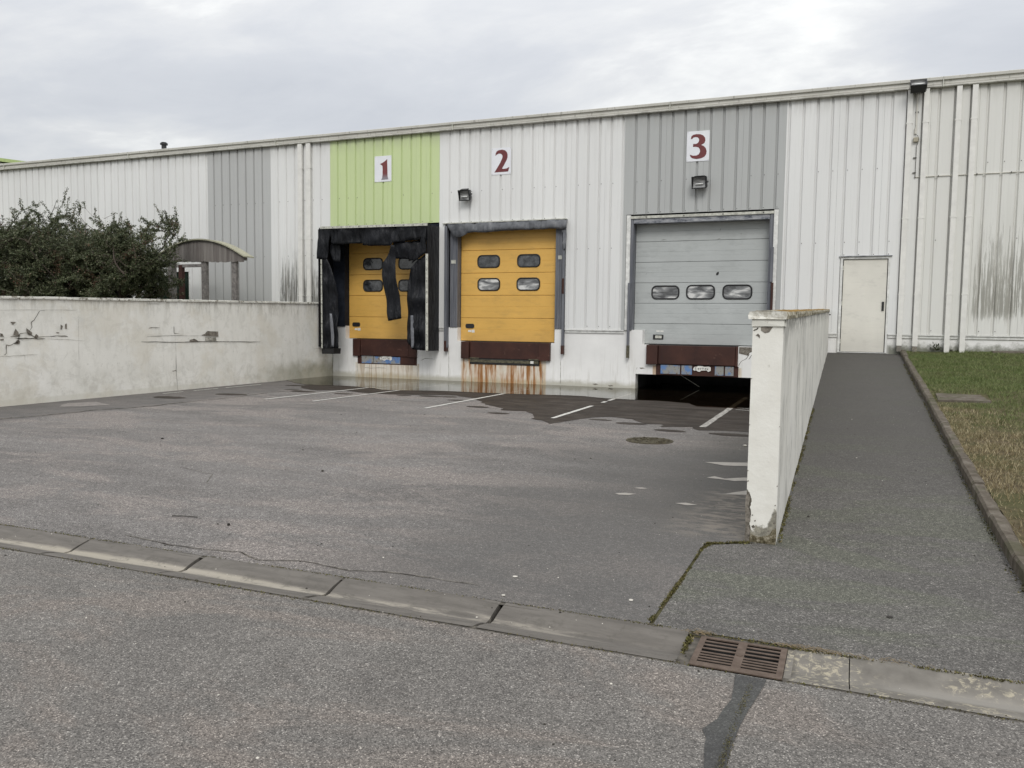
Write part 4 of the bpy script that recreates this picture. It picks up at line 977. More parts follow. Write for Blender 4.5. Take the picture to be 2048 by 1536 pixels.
# backing so no gap shows sky
g = G(); g.box(-46, 14, 0.30, 0.34, -0.2, 7.0)
def cells(x0, x1, z0, z1, holes, y0, y1, name, mat, parent):
    xs_ = sorted(set([x0, x1] + [v for h in holes for v in h[:2] if x0 < v < x1])); zs_ = sorted(set([z0, z1] + [v for h in holes for v in h[2:] if z0 < v < z1]))
    def hole(i, j):
        if i < 0 or j < 0 or i >= len(xs_) - 1 or j >= len(zs_) - 1: return True
        cx, cz = (xs_[i] + xs_[i + 1]) / 2, (zs_[j] + zs_[j + 1]) / 2
        return any(h[0] < cx < h[1] and h[2] < cz < h[3] for h in holes)
    g = G()
    def q(*p):
        k = len(g.v); g.v += [Vector(a) for a in p]; g.f.append((k, k + 1, k + 2, k + 3))
    for i in range(len(xs_) - 1):
        for j in range(len(zs_) - 1):
            if hole(i, j): continue
            a, b, c, d = xs_[i], xs_[i + 1], zs_[j], zs_[j + 1]
            q((a, y0, c), (b, y0, c), (b, y0, d), (a, y0, d)); q((b, y1, c), (a, y1, c), (a, y1, d), (b, y1, d))
            if hole(i - 1, j): q((a, y1, c), (a, y0, c), (a, y0, d), (a, y1, d))
            if hole(i + 1, j): q((b, y0, c), (b, y1, c), (b, y1, d), (b, y0, d))
            if hole(i, j - 1): q((a, y1, c), (b, y1, c), (b, y0, c), (a, y0, c))
            if hole(i, j + 1): q((a, y0, d), (b, y0, d), (b, y1, d), (a, y1, d))
    me = bpy.data.meshes.new(name); org = parent_origin(parent); me.from_pydata([tuple(v - org) for v in g.v], [], g.f); me.update()
    b_ = bmesh.new(); b_.from_mesh(me); bmesh.ops.remove_doubles(b_, verts=b_.verts[:], dist=1e-5); b_.to_mesh(me); b_.free()
    return link(name, me, mat, parent)
# concrete plinth with the dock recesses (rendered, painted white)
H = [(-13.90, -11.10, 1.14, 1.6), (-13.62, -11.47, 0.63, 1.14), (-13.49, -11.47, 0.40, 0.63),
     (-10.18, -7.28, 1.135, 1.6), (-10.02, -7.38, 0.655, 1.135), (-9.78, -7.70, 0.505, 0.655),
     (-4.89, -1.86, 1.15, 1.6), (-4.76, -2.49, 0.65, 1.15), (-4.52, -2.47, 0.39, 0.65), (-5.05, -1.75, -0.3, 0.39), (-0.20, 0.78, 1.07, 1.6)]
cells(-46, 14, -0.3, 1.52, H, 0.0, 0.28, 'plinth', 'plinth', wh)
# inner dark wall closing the building body, pit under dock 3
cells(-46, 14, -0.4, 7.1, [(-5.05, -1.75, -0.5, 0.39)], 0.42, 0.46, 'inner_wall', 'darkconc', wh)
g = G(); g.box(-5.09, -5.05, 0.28, 2.6, -0.3, 0.43).box(-1.75, -1.71, 0.28, 2.6, -0.3, 0.43).box(-5.05, -1.75, 2.5, 2.6, -0.3, 0.43).box(-5.05, -1.75, 0.28, 2.5, 0.39, 0.43).box(-5.05, -1.75, 0.02, 2.5, -0.3, -0.06)
g.ob('dock_pit', 'darkconc', wh)
g = G(); g.tube([(-4.05, 0.9, 0.34), (-3.55, 0.9, 0.05)], 0.008, 6); g.ob('pit_strut', 'galv', wh)
# roof sheet and body
g = G(); g.box(-46, 14, 0.46, 32, 6.9, 7.06); k = len(g.v); g.v += [Vector(p) for p in ((-46, -0.1, 7.12), (14, -0.1, 7.12), (14, 32, 7.9), (-46, 32, 7.9))]; g.f.append((k, k + 1, k + 2, k + 3)); g.box(-46, -45.9, 0.46, 32, -0.4, 6.9).box(13.9, 14, 0.46, 32, -0.4, 6.9).box(-45.9, 13.9, 31.9, 32, -0.4, 6.9)
g.ob('roof', 'roof', wh)
# eaves fascia in 6 m lengths
x = 13.7
while x > -46:
    a, b = x - 6.0 + 0.004, x - 0.004; g = G()
    prof = [(-0.045, 6.945), (-0.135, 6.940), (-0.150, 6.955), (-0.150, 6.992), (-0.105, 6.996), (-0.122, 7.010), (-0.122, 7.085), (-0.165, 7.092), (-0.170, 7.150), (-0.155, 7.160), (0.05, 7.165)]
    for xx in (a, b):
        for (y, z) in prof: g.v.append(Vector((xx, y, z)))
    m = len(prof)
    for j in range(m - 1): g.f.append((j, m + j, m + j + 1, j + 1))
    g.f.append(tuple(range(m))); g.f.append(tuple(range(m, 2 * m)))
    g.ob('fascia_segment', 'eaves', wh); x -= 6.0
x = 13.7
while x > -40:
    g = G(); g.box(x - 0.010, x + 0.010, -0.174, -0.12, 6.938, 7.155); g.ob('fascia_joint', 'galv', wh); x -= 6
# drip trims above the plinth
def trim(x0, x1, name='drip_trim'):
    g = G(); g.box(x0, x1, -0.055, 0.0, 1.485, 1.508).box(x0, x1, -0.03, 0.0, 1.425, 1.484); g.ob(name, 'white_trim', wh)
for a, b in ((-6.98, -5.375), (-0.42, -0.245), (0.825, 14), (-10.748, -10.565)): trim(a, b)
trim(-1.64, -0.42)
# personnel door
dr = G(); dr.box(-0.235, -0.185, -0.05, 0.10, 1.07, 3.285).box(0.775, 0.815, -0.05, 0.10, 1.07, 3.285).box(-0.185, 0.775, -0.05, 0.10, 3.235, 3.285)
dr.box(-0.185, 0.775, -0.03, 0.12, 1.068, 1.085); door = dr.ob('door', 'white_trim', wh)
g = G(); g.box(-0.168, 0.758, -0.012, 0.04, 1.092, 3.222, bev=0.004); g.ob('leaf', 'door_cream', door)
g = G(); g.box(-0.185, 0.775, 0.035, 0.10, 1.085, 3.235); g.ob('gap', 'hardware', door)
g = G(); g.box(0.675, 0.725, -0.030, -0.012, 2.04, 2.25, bev=0.005); g.box(0.688, 0.705, -0.065, -0.030, 2.14, 2.20, bev=0.004); g.ob('handle', 'hardware', door)
for z in (1.28, 2.16, 2.98): g = G(); g.tube([(-0.176, -0.022, z), (-0.176, -0.022, z + 0.10)], 0.011, 8); g.ob('hinge', 'galv', door)
g = G(); g.box(-0.27, 0.85, -0.085, -0.043, 3.287, 3.305); g.ob('door_drip', 'lintel', wh)
# window behind the wooden shelter
wn = G(); wn.box(-21.26, -19.84, -0.04, 0.05, 3.20, 3.27).box(-21.26, -21.20, -0.04, 0.05, 1.9, 3.2).box(-19.90, -19.84, -0.04, 0.05, 1.9, 3.2).box(-20.62, -20.54, -0.03, 0.05, 1.9, 3.2).box(-21.2, -20.62, -0.02, .05, 3.08, 3.2); wobj = wn.ob('window', 'white_trim', wh)
for a, b in ((-21.20, -20.62), (-20.54, -19.90)): g = G(); g.box(a, b, 0.0, 0.02, 1.9, 3.2); g.ob('pane', 'glass_green', wobj)
# screws over the sheets
g = G()
for (a, b, fst, pitch, mat) in segs:
    c = fst + 0.055
    while c < b - 0.05:
        if c > a + 0.03 and c > -24:
            for z in (5.27, 3.62, 1.60):
                if z > zbot(c) + 0.05 and rnd.random() < 0.75: s_ = 0.008; g.box(c - s_, c + s_, -0.05, -0.041, z - s_, z + s_)
            zb_ = zbot(c)
            if zb_ > 3: g.box(c - .008, c + .008, -.05, -.041, zb_ + 0.035, zb_ + 0.05)
        c += pitch
g.ob('screws', 'screw', wh, kind='stuff')
# roof vent
rv = empty('roof_vent', (-22.92, 2.0, 7.15), label='small black vent pipe with a cap on the warehouse roof edge', cat='roof vent')
g = G(); g.tube([(-22.92, 2, 7.15), (-22.92, 2, 7.90)], 0.085, 14); g.ob('pipe', 'hardware', rv)
g = G(); g.tube([(-22.92, 2, 7.87), (-22.92, 2, 7.93)], 0.13, 14); g.tube([(-22.92, 2, 7.93), (-22.92, 2, 7.96)], 0.09, 14); g.ob('cap', 'hardware', rv)

# downpipes
pipes = [(-15.435, 0.15, 1.32, 'pipe, left one of the pair left of the lime panel'), (-15.135, 0.15, 1.32, 'pipe next to the lime panel, right one of that pair'),
         (1.068, 0.108, 1.20, 'first pipe right of the cream door, left of the conduit under the floodlight'), (1.392, 0.108, 1.19, 'second pipe right of the cream door, right of the conduit under the floodlight'),
         (2.03, 0.105, 1.09, 'third pipe right of the cream door, standing down to the lawn'), (2.335, 0.11, 1.09, 'fourth pipe from the cream door, rightmost, beside the algae streaked sheets')]
for i, (x, w, zb_, lab) in enumerate(pipes):
    p = empty('downpipe', (x, -0.09, zb_), label='white square ' + lab, cat='downpipe', group='white square downpipes on the warehouse wall')
    g = G(); g.box(x - w / 2, x + w / 2, -0.13, -0.045, zb_ + (0.05 if i in (2, 3) else 0.0), 6.94, bev=0.006); g.ob('pipe', 'pipe_white', p)
    for z in (6.2, 4.1, 2.4):
        g = G(); g.box(x - w / 2 - 0.012, x + w / 2 + 0.012, -0.134, -0.042, z, z + 0.025); g.ob('clip', 'pipe_white', p)
    if i in (2, 3): g = G(); g.box(x - w / 2 + .008, x + w / 2 - .008, -0.125, -0.05, zb_ - 0.08, zb_ + 0.05); g.ob('shoe', 'gutter_lichen', p)

# =================================================================== DOCK DOORS
def rrect(x0, x1, z0, z1, r, k=6):
    P = []
    for (cx, cz, a0) in ((x1 - r, z1 - r, 0), (x0 + r, z1 - r, 90), (x0 + r, z0 + r, 180), (x1 - r, z0 + r, 270)):
        for i in range(k + 1): a = math.radians(a0 + 90 * i / k); P.append((cx + r * math.cos(a), cz + r * math.sin(a)))
    return P
def ring_window(x0, x1, z0, z1, y, door, pane_mat, wdt=0.035):
    o = rrect(x0, x1, z0, z1, 0.13); i_ = rrect(x0 + wdt, x1 - wdt, z0 + wdt, z1 - wdt, 0.10); m = len(o); g = G()
    for (P, yy) in ((o, y), (o, y - 0.014), ([(a + (b[0] - a) * .4, c + (b[1] - c) * .4) for (a, c), b in zip(o, i_)], y - 0.022), (i_, y - 0.016), (i_, y - 0.004)):
        g.v += [Vector((a, yy, b)) for a, b in P]
    for r_ in range(4):
        for j in range(m): g.f.append((r_ * m + j, r_ * m + (j + 1) % m, (r_ + 1) * m + (j + 1) % m, (r_ + 1) * m + j))
    g.ob('window_frame', 'rubber', door, smooth=True)
    g = G(); g.prism(rrect(x0 + wdt + .001, x1 - wdt - .001, z0 + wdt + .001, z1 - wdt - .001, 0.099), y - 0.006, y - 0.003); g.ob('window_pane', pane_mat, door)
def dock_door(x0, x1, joints, y, mat, wins, pane_mats, lab):
    g = G(); g.box(x0 + 0.01, x1 - 0.01, y - 0.012, y + 0.05, joints[0] - 0.028, joints[0] - 0.001); door = g.ob('dock_door', 'hardware', wh); door['label'] = lab
    for i in range(len(joints) - 1):
        a, b = joints[i], joints[i + 1]; H_ = b - a
        # horizontal micro-profiled face: tongue edge, two fine grooves, a shallow mid step
        prof = [(y + 0.012, a + 0.001), (y + 0.002, a + 0.008), (y, a + 0.014)]
        for t in (0.28, 0.5, 0.74):
            z = a + H_ * t; dgr = 0.004 if t == 0.5 else 0.0022
            prof += [(y, z - 0.006), (y + dgr, z - 0.002), (y + dgr, z + 0.002), (y, z + 0.006)]
        prof += [(y, b - 0.012), (y + 0.003, b - 0.006), (y + 0.016, b - 0.003), (y + 0.04, b - 0.003), (y + 0.04, a + 0.001)]
        g = G(); m = len(prof)
        for xx in (x0, x1): g.v += [Vector((xx, yy, zz)) for yy, zz in prof]
        for j in range(m): g.f.append((j, (j + 1) % m, m + (j + 1) % m, m + j))
        g.f.append(tuple(range(m))); g.f.append(tuple(range(m, 2 * m)))
        g.ob('door_section', mat, door)
    for w_, pm in zip(wins, pane_mats): ring_window(*w_, y, door, pm)
    return door
J2 = [1.145, 1.79, 2.42, 3.04, 3.67, 4.30]
d2 = dock_door(-10.17, -7.36, J2, 0.20, 'door_yellow', [(-9.67, -8.98, 3.18, 3.54), (-8.47, -7.79, 3.18, 3.54), (-9.66, -8.97, 2.545, 2.905), (-8.48, -7.79, 2.545, 2.905)], ['pane_dark', 'pane_dark', 'pane', 'pane'], 'yellow sectional dock door with four oval windows')
d1 = dock_door(-13.90, -11.09, J2, 0.20, 'door_yellow', [(-13.41, -12.73, 3.17, 3.53), (-12.21, -11.53, 3.17, 3.53), (-13.41, -12.73, 2.535, 2.89), (-12.21, -11.53, 2.535, 2.89)], ['pane_dark'] * 4, 'shaded yellow sectional dock door behind torn black curtains')
d3 = dock_door(-5.17, -1.86, [1.165, 1.69, 2.21, 2.735, 3.26, 3.785, 4.30], 0.25, 'door_grey', [(-4.74, -4.02, 2.31, 2.67), (-3.85, -3.13, 2.31, 2.68), (-2.95, -2.23, 2.31, 2.68)], ['pane'] * 3, 'grey sectional dock door with three oval windows')
for d_, x, z, y in ((d2, -10.02, 1.50, 0.20), (d1, -13.79, 1.50, 0.20)):
    g = G(); g.prism(rrect(x, x + 0.27, z, z + 0.125, 0.05), y - 0.012, y - 0.001); g.ob('handle', 'hardware', d_)
    g = G(); g.box(x + .08, x + .18, y - .004, y - .001, z - .105, z - .05).box(x + .19, x + .28, y - .004, y - .001, z - .12, z - .04); g.ob('sticker', 'sticker', d_)
g = G(); g.prism(rrect(-4.67, -4.40, 1.285, 1.41, 0.015), 0.236, 0.249); g.ob('handle', 'hardware', d3)
g = G(); g.prism(rrect(-4.61, -4.44, 1.315, 1.385, 0.01), 0.230, 0.236); g.ob('handle_plate', 'galv', d3)
g = G(); g.box(-4.59, -4.50, 0.246, 0.249, 1.48, 1.515).box(-4.485, -4.40, 0.246, 0.249, 1.48, 1.515); g.ob('sticker', 'sticker', d3)
# impact hole and dents in the grey door
pts = [(-3.10, 2.985), (-3.055, 3.0), (-3.05, 2.96), (-3.07, 2.915), (-3.115, 2.91), (-3.12, 2.95)]
g = G(); g.prism(pts, 0.2455, 0.249); g.ob('hole', 'hardware', d3)
for (x, z, w_, h_) in ((-3.06, 4.00, .02, .06), (-4.53, 3.815, .14, .02), (-3.12, 3.80, .09, .02), (-2.55, 3.9, .02, .03), (-4.9, 2.95, .02, .03)):
    g = G(); g.prism([(x, z), (x + w_ * .4, z + h_ * .3), (x + w_, z + h_), (x + w_ * .5, z + h_)], 0.2465, 0.2488); g.ob('dent', 'crack', d3)

# dock 2: faded awning over blue-grey frame
fr = empty('dock_surround', (-8.77, 0, 1.0), label='blue grey steel surround of the middle yellow door, topped by a sagging faded awning', cat='dock surround')
g = G(); g.box(-10.41, -10.18, -0.02, 0.19, 1.525, 4.30)
for i in range(3): g.box(-10.39 + i * .07, -10.365 + i * .07, -0.035, -0.021, 1.53, 4.2)
g.ob('jamb', 'blueframe', fr)
g = G(); g.box(-7.28, -7.05, -0.02, 0.19, 1.52, 4.30)
for i in range(3): g.box(-7.26 + i * .07, -7.235 + i * .07, -0.035, -0.021, 1.53, 4.2)
g.ob('jamb', 'blueframe', fr)
g = G(); g.box(-10.54, -7.0, -0.02, 0.19, 4.25, 4.40); g.ob('head', 'blueframe', fr)
g = G(); g.box(-10.535, -10.455, -0.14, 0.0, 0.95, 4.33); g.ob('guard_post', 'blueframe', fr)
g = G(); g.box(-10.53, -10.46, -0.15, -0.01, 0.84, 1.14); g.ob('post_foot', 'rust', fr)
g = G(); g.box(-7.045, -6.995, -0.14, 0.0, 0.98, 4.33); g.ob('guard_post', 'blueframe', fr)
g = G(); g.box(-7.05, -6.99, -0.15, -0.01, 0.85, 1.08).box(-7.05, -6.99, -0.15, -0.135, 2.45, 2.85); g.ob('post_foot', 'rust', fr)
g = G(); g.box(-10.37, -10.23, -0.04, -0.036, 3.30, 3.40); g.ob('number_plate', 'galv', fr)
g = G(); g.box(-10.75, -10.56, -0.012, 0.02, 1.51, 4.45); g.ob('side_sheet', 'white_trim', wh)
g = G(); g.box(-7.20, -7.10, -0.04, -0.036, 3.36, 3.46); g.ob('number_plate', 'galv', fr)
g = G(); g.box(-10.62, -6.97, -0.10, -0.03, 4.40, 4.425); g.ob('flashing', 'galv', fr)

def px_on_y(px, py, Y):
    d = RC @ Vector(((px - 1024) / FPX, 1, -(py - 768) / FPX)); t = (Y - CAM.y) / d.y; p = CAM + d * t; return (p.x, p.z)
def cloth(poly, y, name, mat, parent, bulge=0.03, thick=0.008, cuts=5, seed=0.0, shape=None, freq=3.0):
    """sheet cut to an outline, subdivided and rumpled in depth, with real thickness"""
    org = parent_origin(parent); b = bmesh.new(); poly = rough_poly(poly, 0.014, 0.05, seed)
    vs_ = [b.verts.new((x, 0, z)) for x, z in poly]; b.faces.new(vs_)
    bmesh.ops.triangulate(b, faces=b.faces[:])
    for _ in range(cuts):
        es = [e for e in b.edges if e.calc_length() > 0.11]
        if not es: break
        bmesh.ops.subdivide_edges(b, edges=es, cuts=1); bmesh.ops.triangulate(b, faces=[f for f in b.faces if len(f.verts) > 3])
    for v in b.verts:
        q = Vector((v.co.x * freq, seed, v.co.z * freq * 0.8)); d = mnoise.noise(q) * bulge * 1.5 + mnoise.noise(Vector((q.x * 3.1, seed, q.z * 0.8))) * bulge * 0.7
        yy = y + d
        if shape: yy += shape(v.co.x, v.co.z)
        v.co = Vector((v.co.x - org.x + mnoise.noise(q + Vector((9, 0, 0))) * 0.008, yy - org.y, v.co.z - org.z))
    bmesh.ops.recalc_face_normals(b, faces=b.faces[:])
    me = bpy.data.meshes.new(name); b.to_mesh(me); b.free(); me.polygons.foreach_set('use_smooth', [True] * len(me.polygons))
    o = link(name, me, mat, parent); md = o.modifiers.new('thickness', 'SOLIDIFY'); md.thickness = thick; md.offset = 0; return o
z4 = lambda pts, Y: [px_on_y(860 + x / 4.042, 420 + y / 4.042, Y) for x, y in pts]
aw = z4([(130, 112), (300, 103), (600, 92), (850, 82), (1103, 74), (1103, 150), (1060, 158), (1010, 150), (880, 154), (760, 160), (600, 168), (450, 182), (360, 178), (300, 186), (265, 212), (235, 222), (190, 215), (165, 170)], -0.16)
cloth(aw, -0.16, 'awning_sheet', 'awning', fr, 0.05, 0.01, 6, 2.0, lambda x, z: 0.10 * max(0, (z - 4.2) / 0.2) - 0.05 * math.sin(max(0, min(1, (4.45 - z) / 0.3)) * math.pi), 4)
fl = z4([(1062, 158), (1103, 152), (1100, 230), (1092, 330), (1078, 318), (1068, 270), (1082, 220)], -0.15)
cloth(fl, -0.15, 'awning_flap', 'awning', fr, 0.03, 0.008, 4, 5.0)

# dock 3 frame
f3 = empty('dock_surround', (-3.5, 0, 1.0), label='weathered steel surround of the grey dock door under the number 3', cat='dock surround')
for a, b, s_ in ((-5.36, -5.255, 1), (-1.755, -1.655, -1)):
    g = G(); g.box(a, b, -0.045, 0.0, 1.515, 4.44); g.ob('outer_trim', 'white_trim', f3)
for a, b in ((-5.255, -5.175), (-1.855, -1.757)):
    g = G(); g.box(a, b, -0.03, 0.245, 1.52, 4.34); g.box(a + .02, b - .02, -0.05, -0.031, 1.6, 4.34); g.ob('jamb', 'blueframe', f3)
g = G(); g.box(-5.25, -1.76, -0.07, 0.0, 4.345, 4.41); g.ob('lintel_strip', 'galv', f3)
g = G(); g.box(-5.175, -1.857, -0.04, 0.245, 4.225, 4.343); g.ob('lintel', 'lintel', f3)
g = G()
for i in range(4): g.tube([(-4.85 + i * 0.95, -0.078, 4.378), (-4.85 + i * 0.95, -0.069, 4.378)], 0.018, 8)
g.ob('bolts', 'screw', f3)
g = G(); g.box(-5.27, -5.215, -0.13, -0.05, 0.98, 2.72); g.ob('guard_post', 'blueframe', f3)
g = G(); g.box(-5.275, -5.21, -0.14, -0.045, 0.80, 1.12); g.ob('post_foot', 'greenedge', f3)
g = G(); g.box(-1.765, -1.715, -0.12, -0.05, 1.4, 2.70); g.ob('guard_post', 'rust', f3)
g = G(); g.box(-1.80, -1.735, -0.09, -0.05, 2.72, 3.55); g.ob('side_angle', 'blueframe', f3)

# dock 1: torn black shelter
s1 = empty('dock_shelter', (-12.5, 0, 0.85), label='torn black rubber dock shelter hanging in rags around the left yellow door', cat='dock shelter')
SY = -0.75
g = G(); g.box(-10.775, -10.745, SY, -0.045, 0.855, 4.33); g.ob('side_panel', 'sheet', s1)
g = G(); g.box(-14.33, -14.30, SY, -0.045, 0.90, 4.30); g.ob('side_panel', 'sheet', s1)
g = G(); g.box(-14.30, -10.775, SY, -0.045, 4.30, 4.34); g.ob('top_panel', 'sheet', s1)
g = G(); g.box(-10.79, -10.765, -0.045, 0.0, 0.86, 4.44); g.ob('back_rail', 'navy', s1)
g = G(); g.box(-14.36, -13.905, -0.03, 0.19, 1.50, 4.42); g.ob('jamb', 'navy', s1)
g = G(); g.box(-11.085, -10.76, -0.03, 0.19, 1.50, 4.42); g.ob('jamb', 'navy', s1)
g = G(); g.box(-13.904, -11.086, -0.03, 0.19, 3.99, 4.42); g.ob('head', 'navy', s1)
z3 = lambda pts, Y: [px_on_y(600 + x / 4.389, 430 + y / 4.389, Y) for x, y in pts]
cloth(z3([(262, 118), (560, 108), (850, 97), (1115, 88), (1095, 215), (925, 222), (920, 236), (820, 240), (800, 270), (660, 270), (550, 265), (548, 248), (440, 252), (350, 258), (270, 254)], SY - .005), SY - .005, 'top_curtain', 'sheet', s1, 0.05, 0.012, 6, 1.0)
cloth(z3([(175, 118), (268, 116), (262, 200), (250, 300), (236, 386), (148, 384), (158, 260)], SY - .02), SY - .03, 'corner_flap', 'sheet', s1, 0.04, 0.01, 6, 3.0)
cloth(z3([(262, 255), (352, 258), (352, 412), (300, 405), (262, 330)], SY + .1), SY + .10, 'inner_flap', 'sheet', s1, 0.03, 0.01, 5, 9.0)
cloth(z3([(815, 238), (1075, 226), (1020, 392), (948, 405), (944, 385), (832, 382), (826, 300)], SY + .05), SY + .06, 'inner_flap', 'sheet', s1, 0.05, 0.01, 6, 4.0)
cloth(z3([(1112, 112), (1112, 335), (1055, 375), (985, 425), (1000, 380), (1050, 250), (1098, 130)], SY - .03), SY - .05, 'fold', 'sheet', s1, 0.04, 0.01, 6, 6.0)
cloth(z3([(180, 385), (240, 386), (262, 430), (292, 510), (318, 600), (328, 700), (322, 760), (330, 900), (337, 1168), (258, 1168), (192, 1170)], SY), SY, 'left_curtain', 'sheet', s1, 0.07, 0.012, 6, 7.0)
cloth(z3([(1108, 340), (1112, 1190), (1040, 1186), (985, 1180), (948, 1110), (932, 1000), (936, 850), (938, 750), (948, 600), (960, 520), (982, 460), (1035, 395)], SY), SY + .01, 'right_curtain', 'sheet', s1, 0.08, 0.012, 6, 8.0)
cloth(z3([(800, 262), (824, 265), (830, 380), (850, 560), (870, 720), (890, 912), (835, 922), (782, 930), (760, 790), (738, 650), (724, 540), (726, 430), (765, 350)], SY - .1), SY - .10, 'hanging_strip', 'sheet', s1, 0.06, 0.012, 6, 10.0, freq=2)
cloth(z3([(264, 865), (280, 865), (292, 950), (300, 1060), (298, 1160), (280, 1160), (272, 1000)], SY - .04), SY - .055, 'torn_edge', 'strip', s1, 0.01, 0.006, 4, 11.0)
cloth(z3([(980, 880), (1002, 880), (1006, 1000), (1004, 1110), (1000, 1165), (982, 1168), (978, 1020)], SY - .04), SY - .075, 'torn_edge', 'strip', s1, 0.01, 0.006, 4, 12.0)
def strip_box(pa, pb, w, name):   # thin metal edge strip on the shelter front
    (xa, za), (xb, zb_) = pa, pb; d = Vector((xb - xa, zb_ - za)).normalized(); nn = Vector((-d.y, d.x)) * w / 2
    g = G(); g.prism([(xa - nn.x, za - nn.y), (xb - nn.x, zb_ - nn.y), (xb + nn.x, zb_ + nn.y), (xa + nn.x, za + nn.y)], SY - 0.075, SY - 0.058); g.ob(name, 'galv', s1)
    g = G(); L = (Vector(pb) - Vector(pa)).length; k = int(L / 0.27)
    for i in range(k):
        x = xa + (xb - xa) * (i + .5) / k; z = za + (zb_ - za) * (i + .5) / k; g.tube([(x, SY - .085, z), (x, SY - .074, z)], 0.012, 6)
    g.ob('strip_screws', 'screw', s1)
q = z3([(176, 112), (1118, 82), (1113, 340), (1113, 1192), (186, 390), (193, 1168)], SY - .07)
strip_box(q[0], q[1], 0.065, 'edge_strip'); strip_box(q[2], q[3], 0.072, 'edge_strip'); strip_box(q[4], q[5], 0.04, 'edge_strip')
g = G()
a_ = z3([(190, 1172), (297, 1172), (295, 1220), (192, 1218)], SY); g.prism(a_, SY, SY + 0.35); g.ob('buffer', 'rubber', s1)
# chalky scratches running up the side panel
# =================================================================== LEVELLERS
def leveller(x0, x1, xa, xb, ztop, zmid, zlow, label, kind):
    t = empty('dock_leveller', ((x0 + x1) / 2, 0, zlow), label=label, cat='dock leveller')
    g = G(); g.box(xa, xb, -0.03, 0.25, zmid + 0.02, ztop - 0.012, bev=0.006); g.ob('lip_plate', 'rust', t)
    g = G(); g.box(x0, xa - 0.012, -0.10 if kind != 1 else -0.05, 0.25, zmid, ztop - 0.004, bev=0.008); g.ob('bumper_block', 'rust', t)
    g = G(); g.box(xb + 0.012, x1, -0.10 if kind == 2 else -0.04, 0.25, zmid, ztop - 0.004, bev=0.008); g.ob('bumper_block', 'rust', t)
    return t
t2 = leveller(-10.02, -7.38, -9.77, -7.71, 1.135, 0.655, 0.505, 'dark red steel leveller below the middle yellow dock door, above rust streaked concrete', 2)
g = G(); g.box(-9.775, -7.705, -0.02, 0.24, 0.507, 0.665, bev=0.01); g.ob('lip_keeper', 'hardware', t2)
g = G(); g.box(-9.77, -7.72, -0.035, -0.021, 0.56, 0.635); g.ob('worn_lip_edge', 'greenedge', t2)
for a_, b_ in ((-9.77, -9.48), (-8.0, -7.71)): g = G(); g.box(a_, b_, -0.05, -0.03, 0.66, 0.69); g.ob('lip_hinge', 'greenedge', t2)
g = G(); g.box(-7.95, -7.86, -0.042, -0.036, 0.565, 0.635); g.ob('sticker', 'sticker', t2)
t1 = leveller(-13.62, -11.47, -13.36, -11.75, 1.14, 0.63, 0.40, 'dark red steel leveller with flaking blue sill below the left yellow dock door', 1)
g = G(); g.box(-13.49, -11.47, 0.02, 0.26, 0.40, 0.632); g.ob('sill_box', 'rust', t1)
g = G(); g.box(-13.34, -12.94, 0.0, 0.019, 0.425, 0.66); g.ob('sill_panel', 'bluepanel', t1)
g = G(); g.box(-12.92, -12.03, -0.002, 0.019, 0.43, 0.63); g.ob('sill_panel', 'bluepanel', t1)
g = G(); g.box(-12.02, -11.55, 0.0, 0.019, 0.43, 0.65); g.ob('sill_panel', 'rust', t1)
t3 = leveller(-4.76, -2.49, -4.46, -2.56, 1.15, 0.65, 0.39, 'dark red leveller with faded blue sill panels below the grey dock door', 3)
g = G(); g.box(-4.52, -2.47, 0.02, 0.26, 0.39, 0.652); g.ob('sill_box', 'rust', t3)
for a, b in ((-4.41, -3.90), (-3.88, -3.60), (-3.05, -2.82), (-2.80, -2.58)):
    g = G(); g.box(a + .01, b - .008, 0.0, 0.019, 0.42, 0.645); g.ob('sill_panel', 'bluepanel', t3)
for t_, x0, x1, z0, z1 in ((t1, -12.71, -12.30, 0.515, 0.655), (t3, -3.58, -3.14, 0.50, 0.645)):
    # maker's plate: white letters outline now flaked past reading
    P = [(x0, z0 + .05), (x0 + .03, z1 - .03), (x0 + .10, z1 - .02), (x0 + .12, z1), (x0 + .24, z1 - .005), (x0 + .27, z1 - .02), (x1 - .05, z1 - .01), (x1, z1 - .03), (x1, z0 + .03), (x1 - .06, z0), (x1 - .1, z0 + .035), (x0 + .2, z0 + .03), (x0 + .18, z0), (x0 + .13, z0), (x0 + .08, z0 + .03), (x0 + .03, z0 + .02)]
    g = G(); g.prism(P, -0.006, -0.002 if t_ is t1 else 0.0); g.ob('maker_plate', 'sticker', t_)
    g = G(); zc = (z0 + z1) / 2; h = 0.032; w = 0.045
    def st(x, pts_):
        for (a, b), (c, d) in zip(pts_[:-1], pts_[1:]):
            g.tube([(x + a * w, -0.008, zc + b * h), (x + c * w, -0.008, zc + d * h)], 0.0045, 4)
    xx = x0 + .05
    st(xx, [(.8, .8), (.2, 1), (0, .5), (.7, -.1), (.6, -.8), (0, -.9)]); st(xx + .07, [(.1, 0), (.8, .1), (.5, .6), (.1, .2), (.2, -.7), (.8, -.8)]); st(xx + .13, [(.1, .6), (.1, -.8), (.1, .2), (.7, .6)])
    st(xx + .18, [(.4, 1.2), (.4, -.8), (.4, .5), (.9, .5), (0, .5)]); st(xx + .24, [(.1, 0), (.8, .1), (.5, .6), (.1, .2), (.2, -.7), (.8, -.8)]); 
    if x1 - x0 > .42: st(xx + .29, [(0, .5), (.8, -.7), (.4, 0), (.8, .5), (0, -.7)])
    g.ob('maker_lettering', 'hardware', t_)

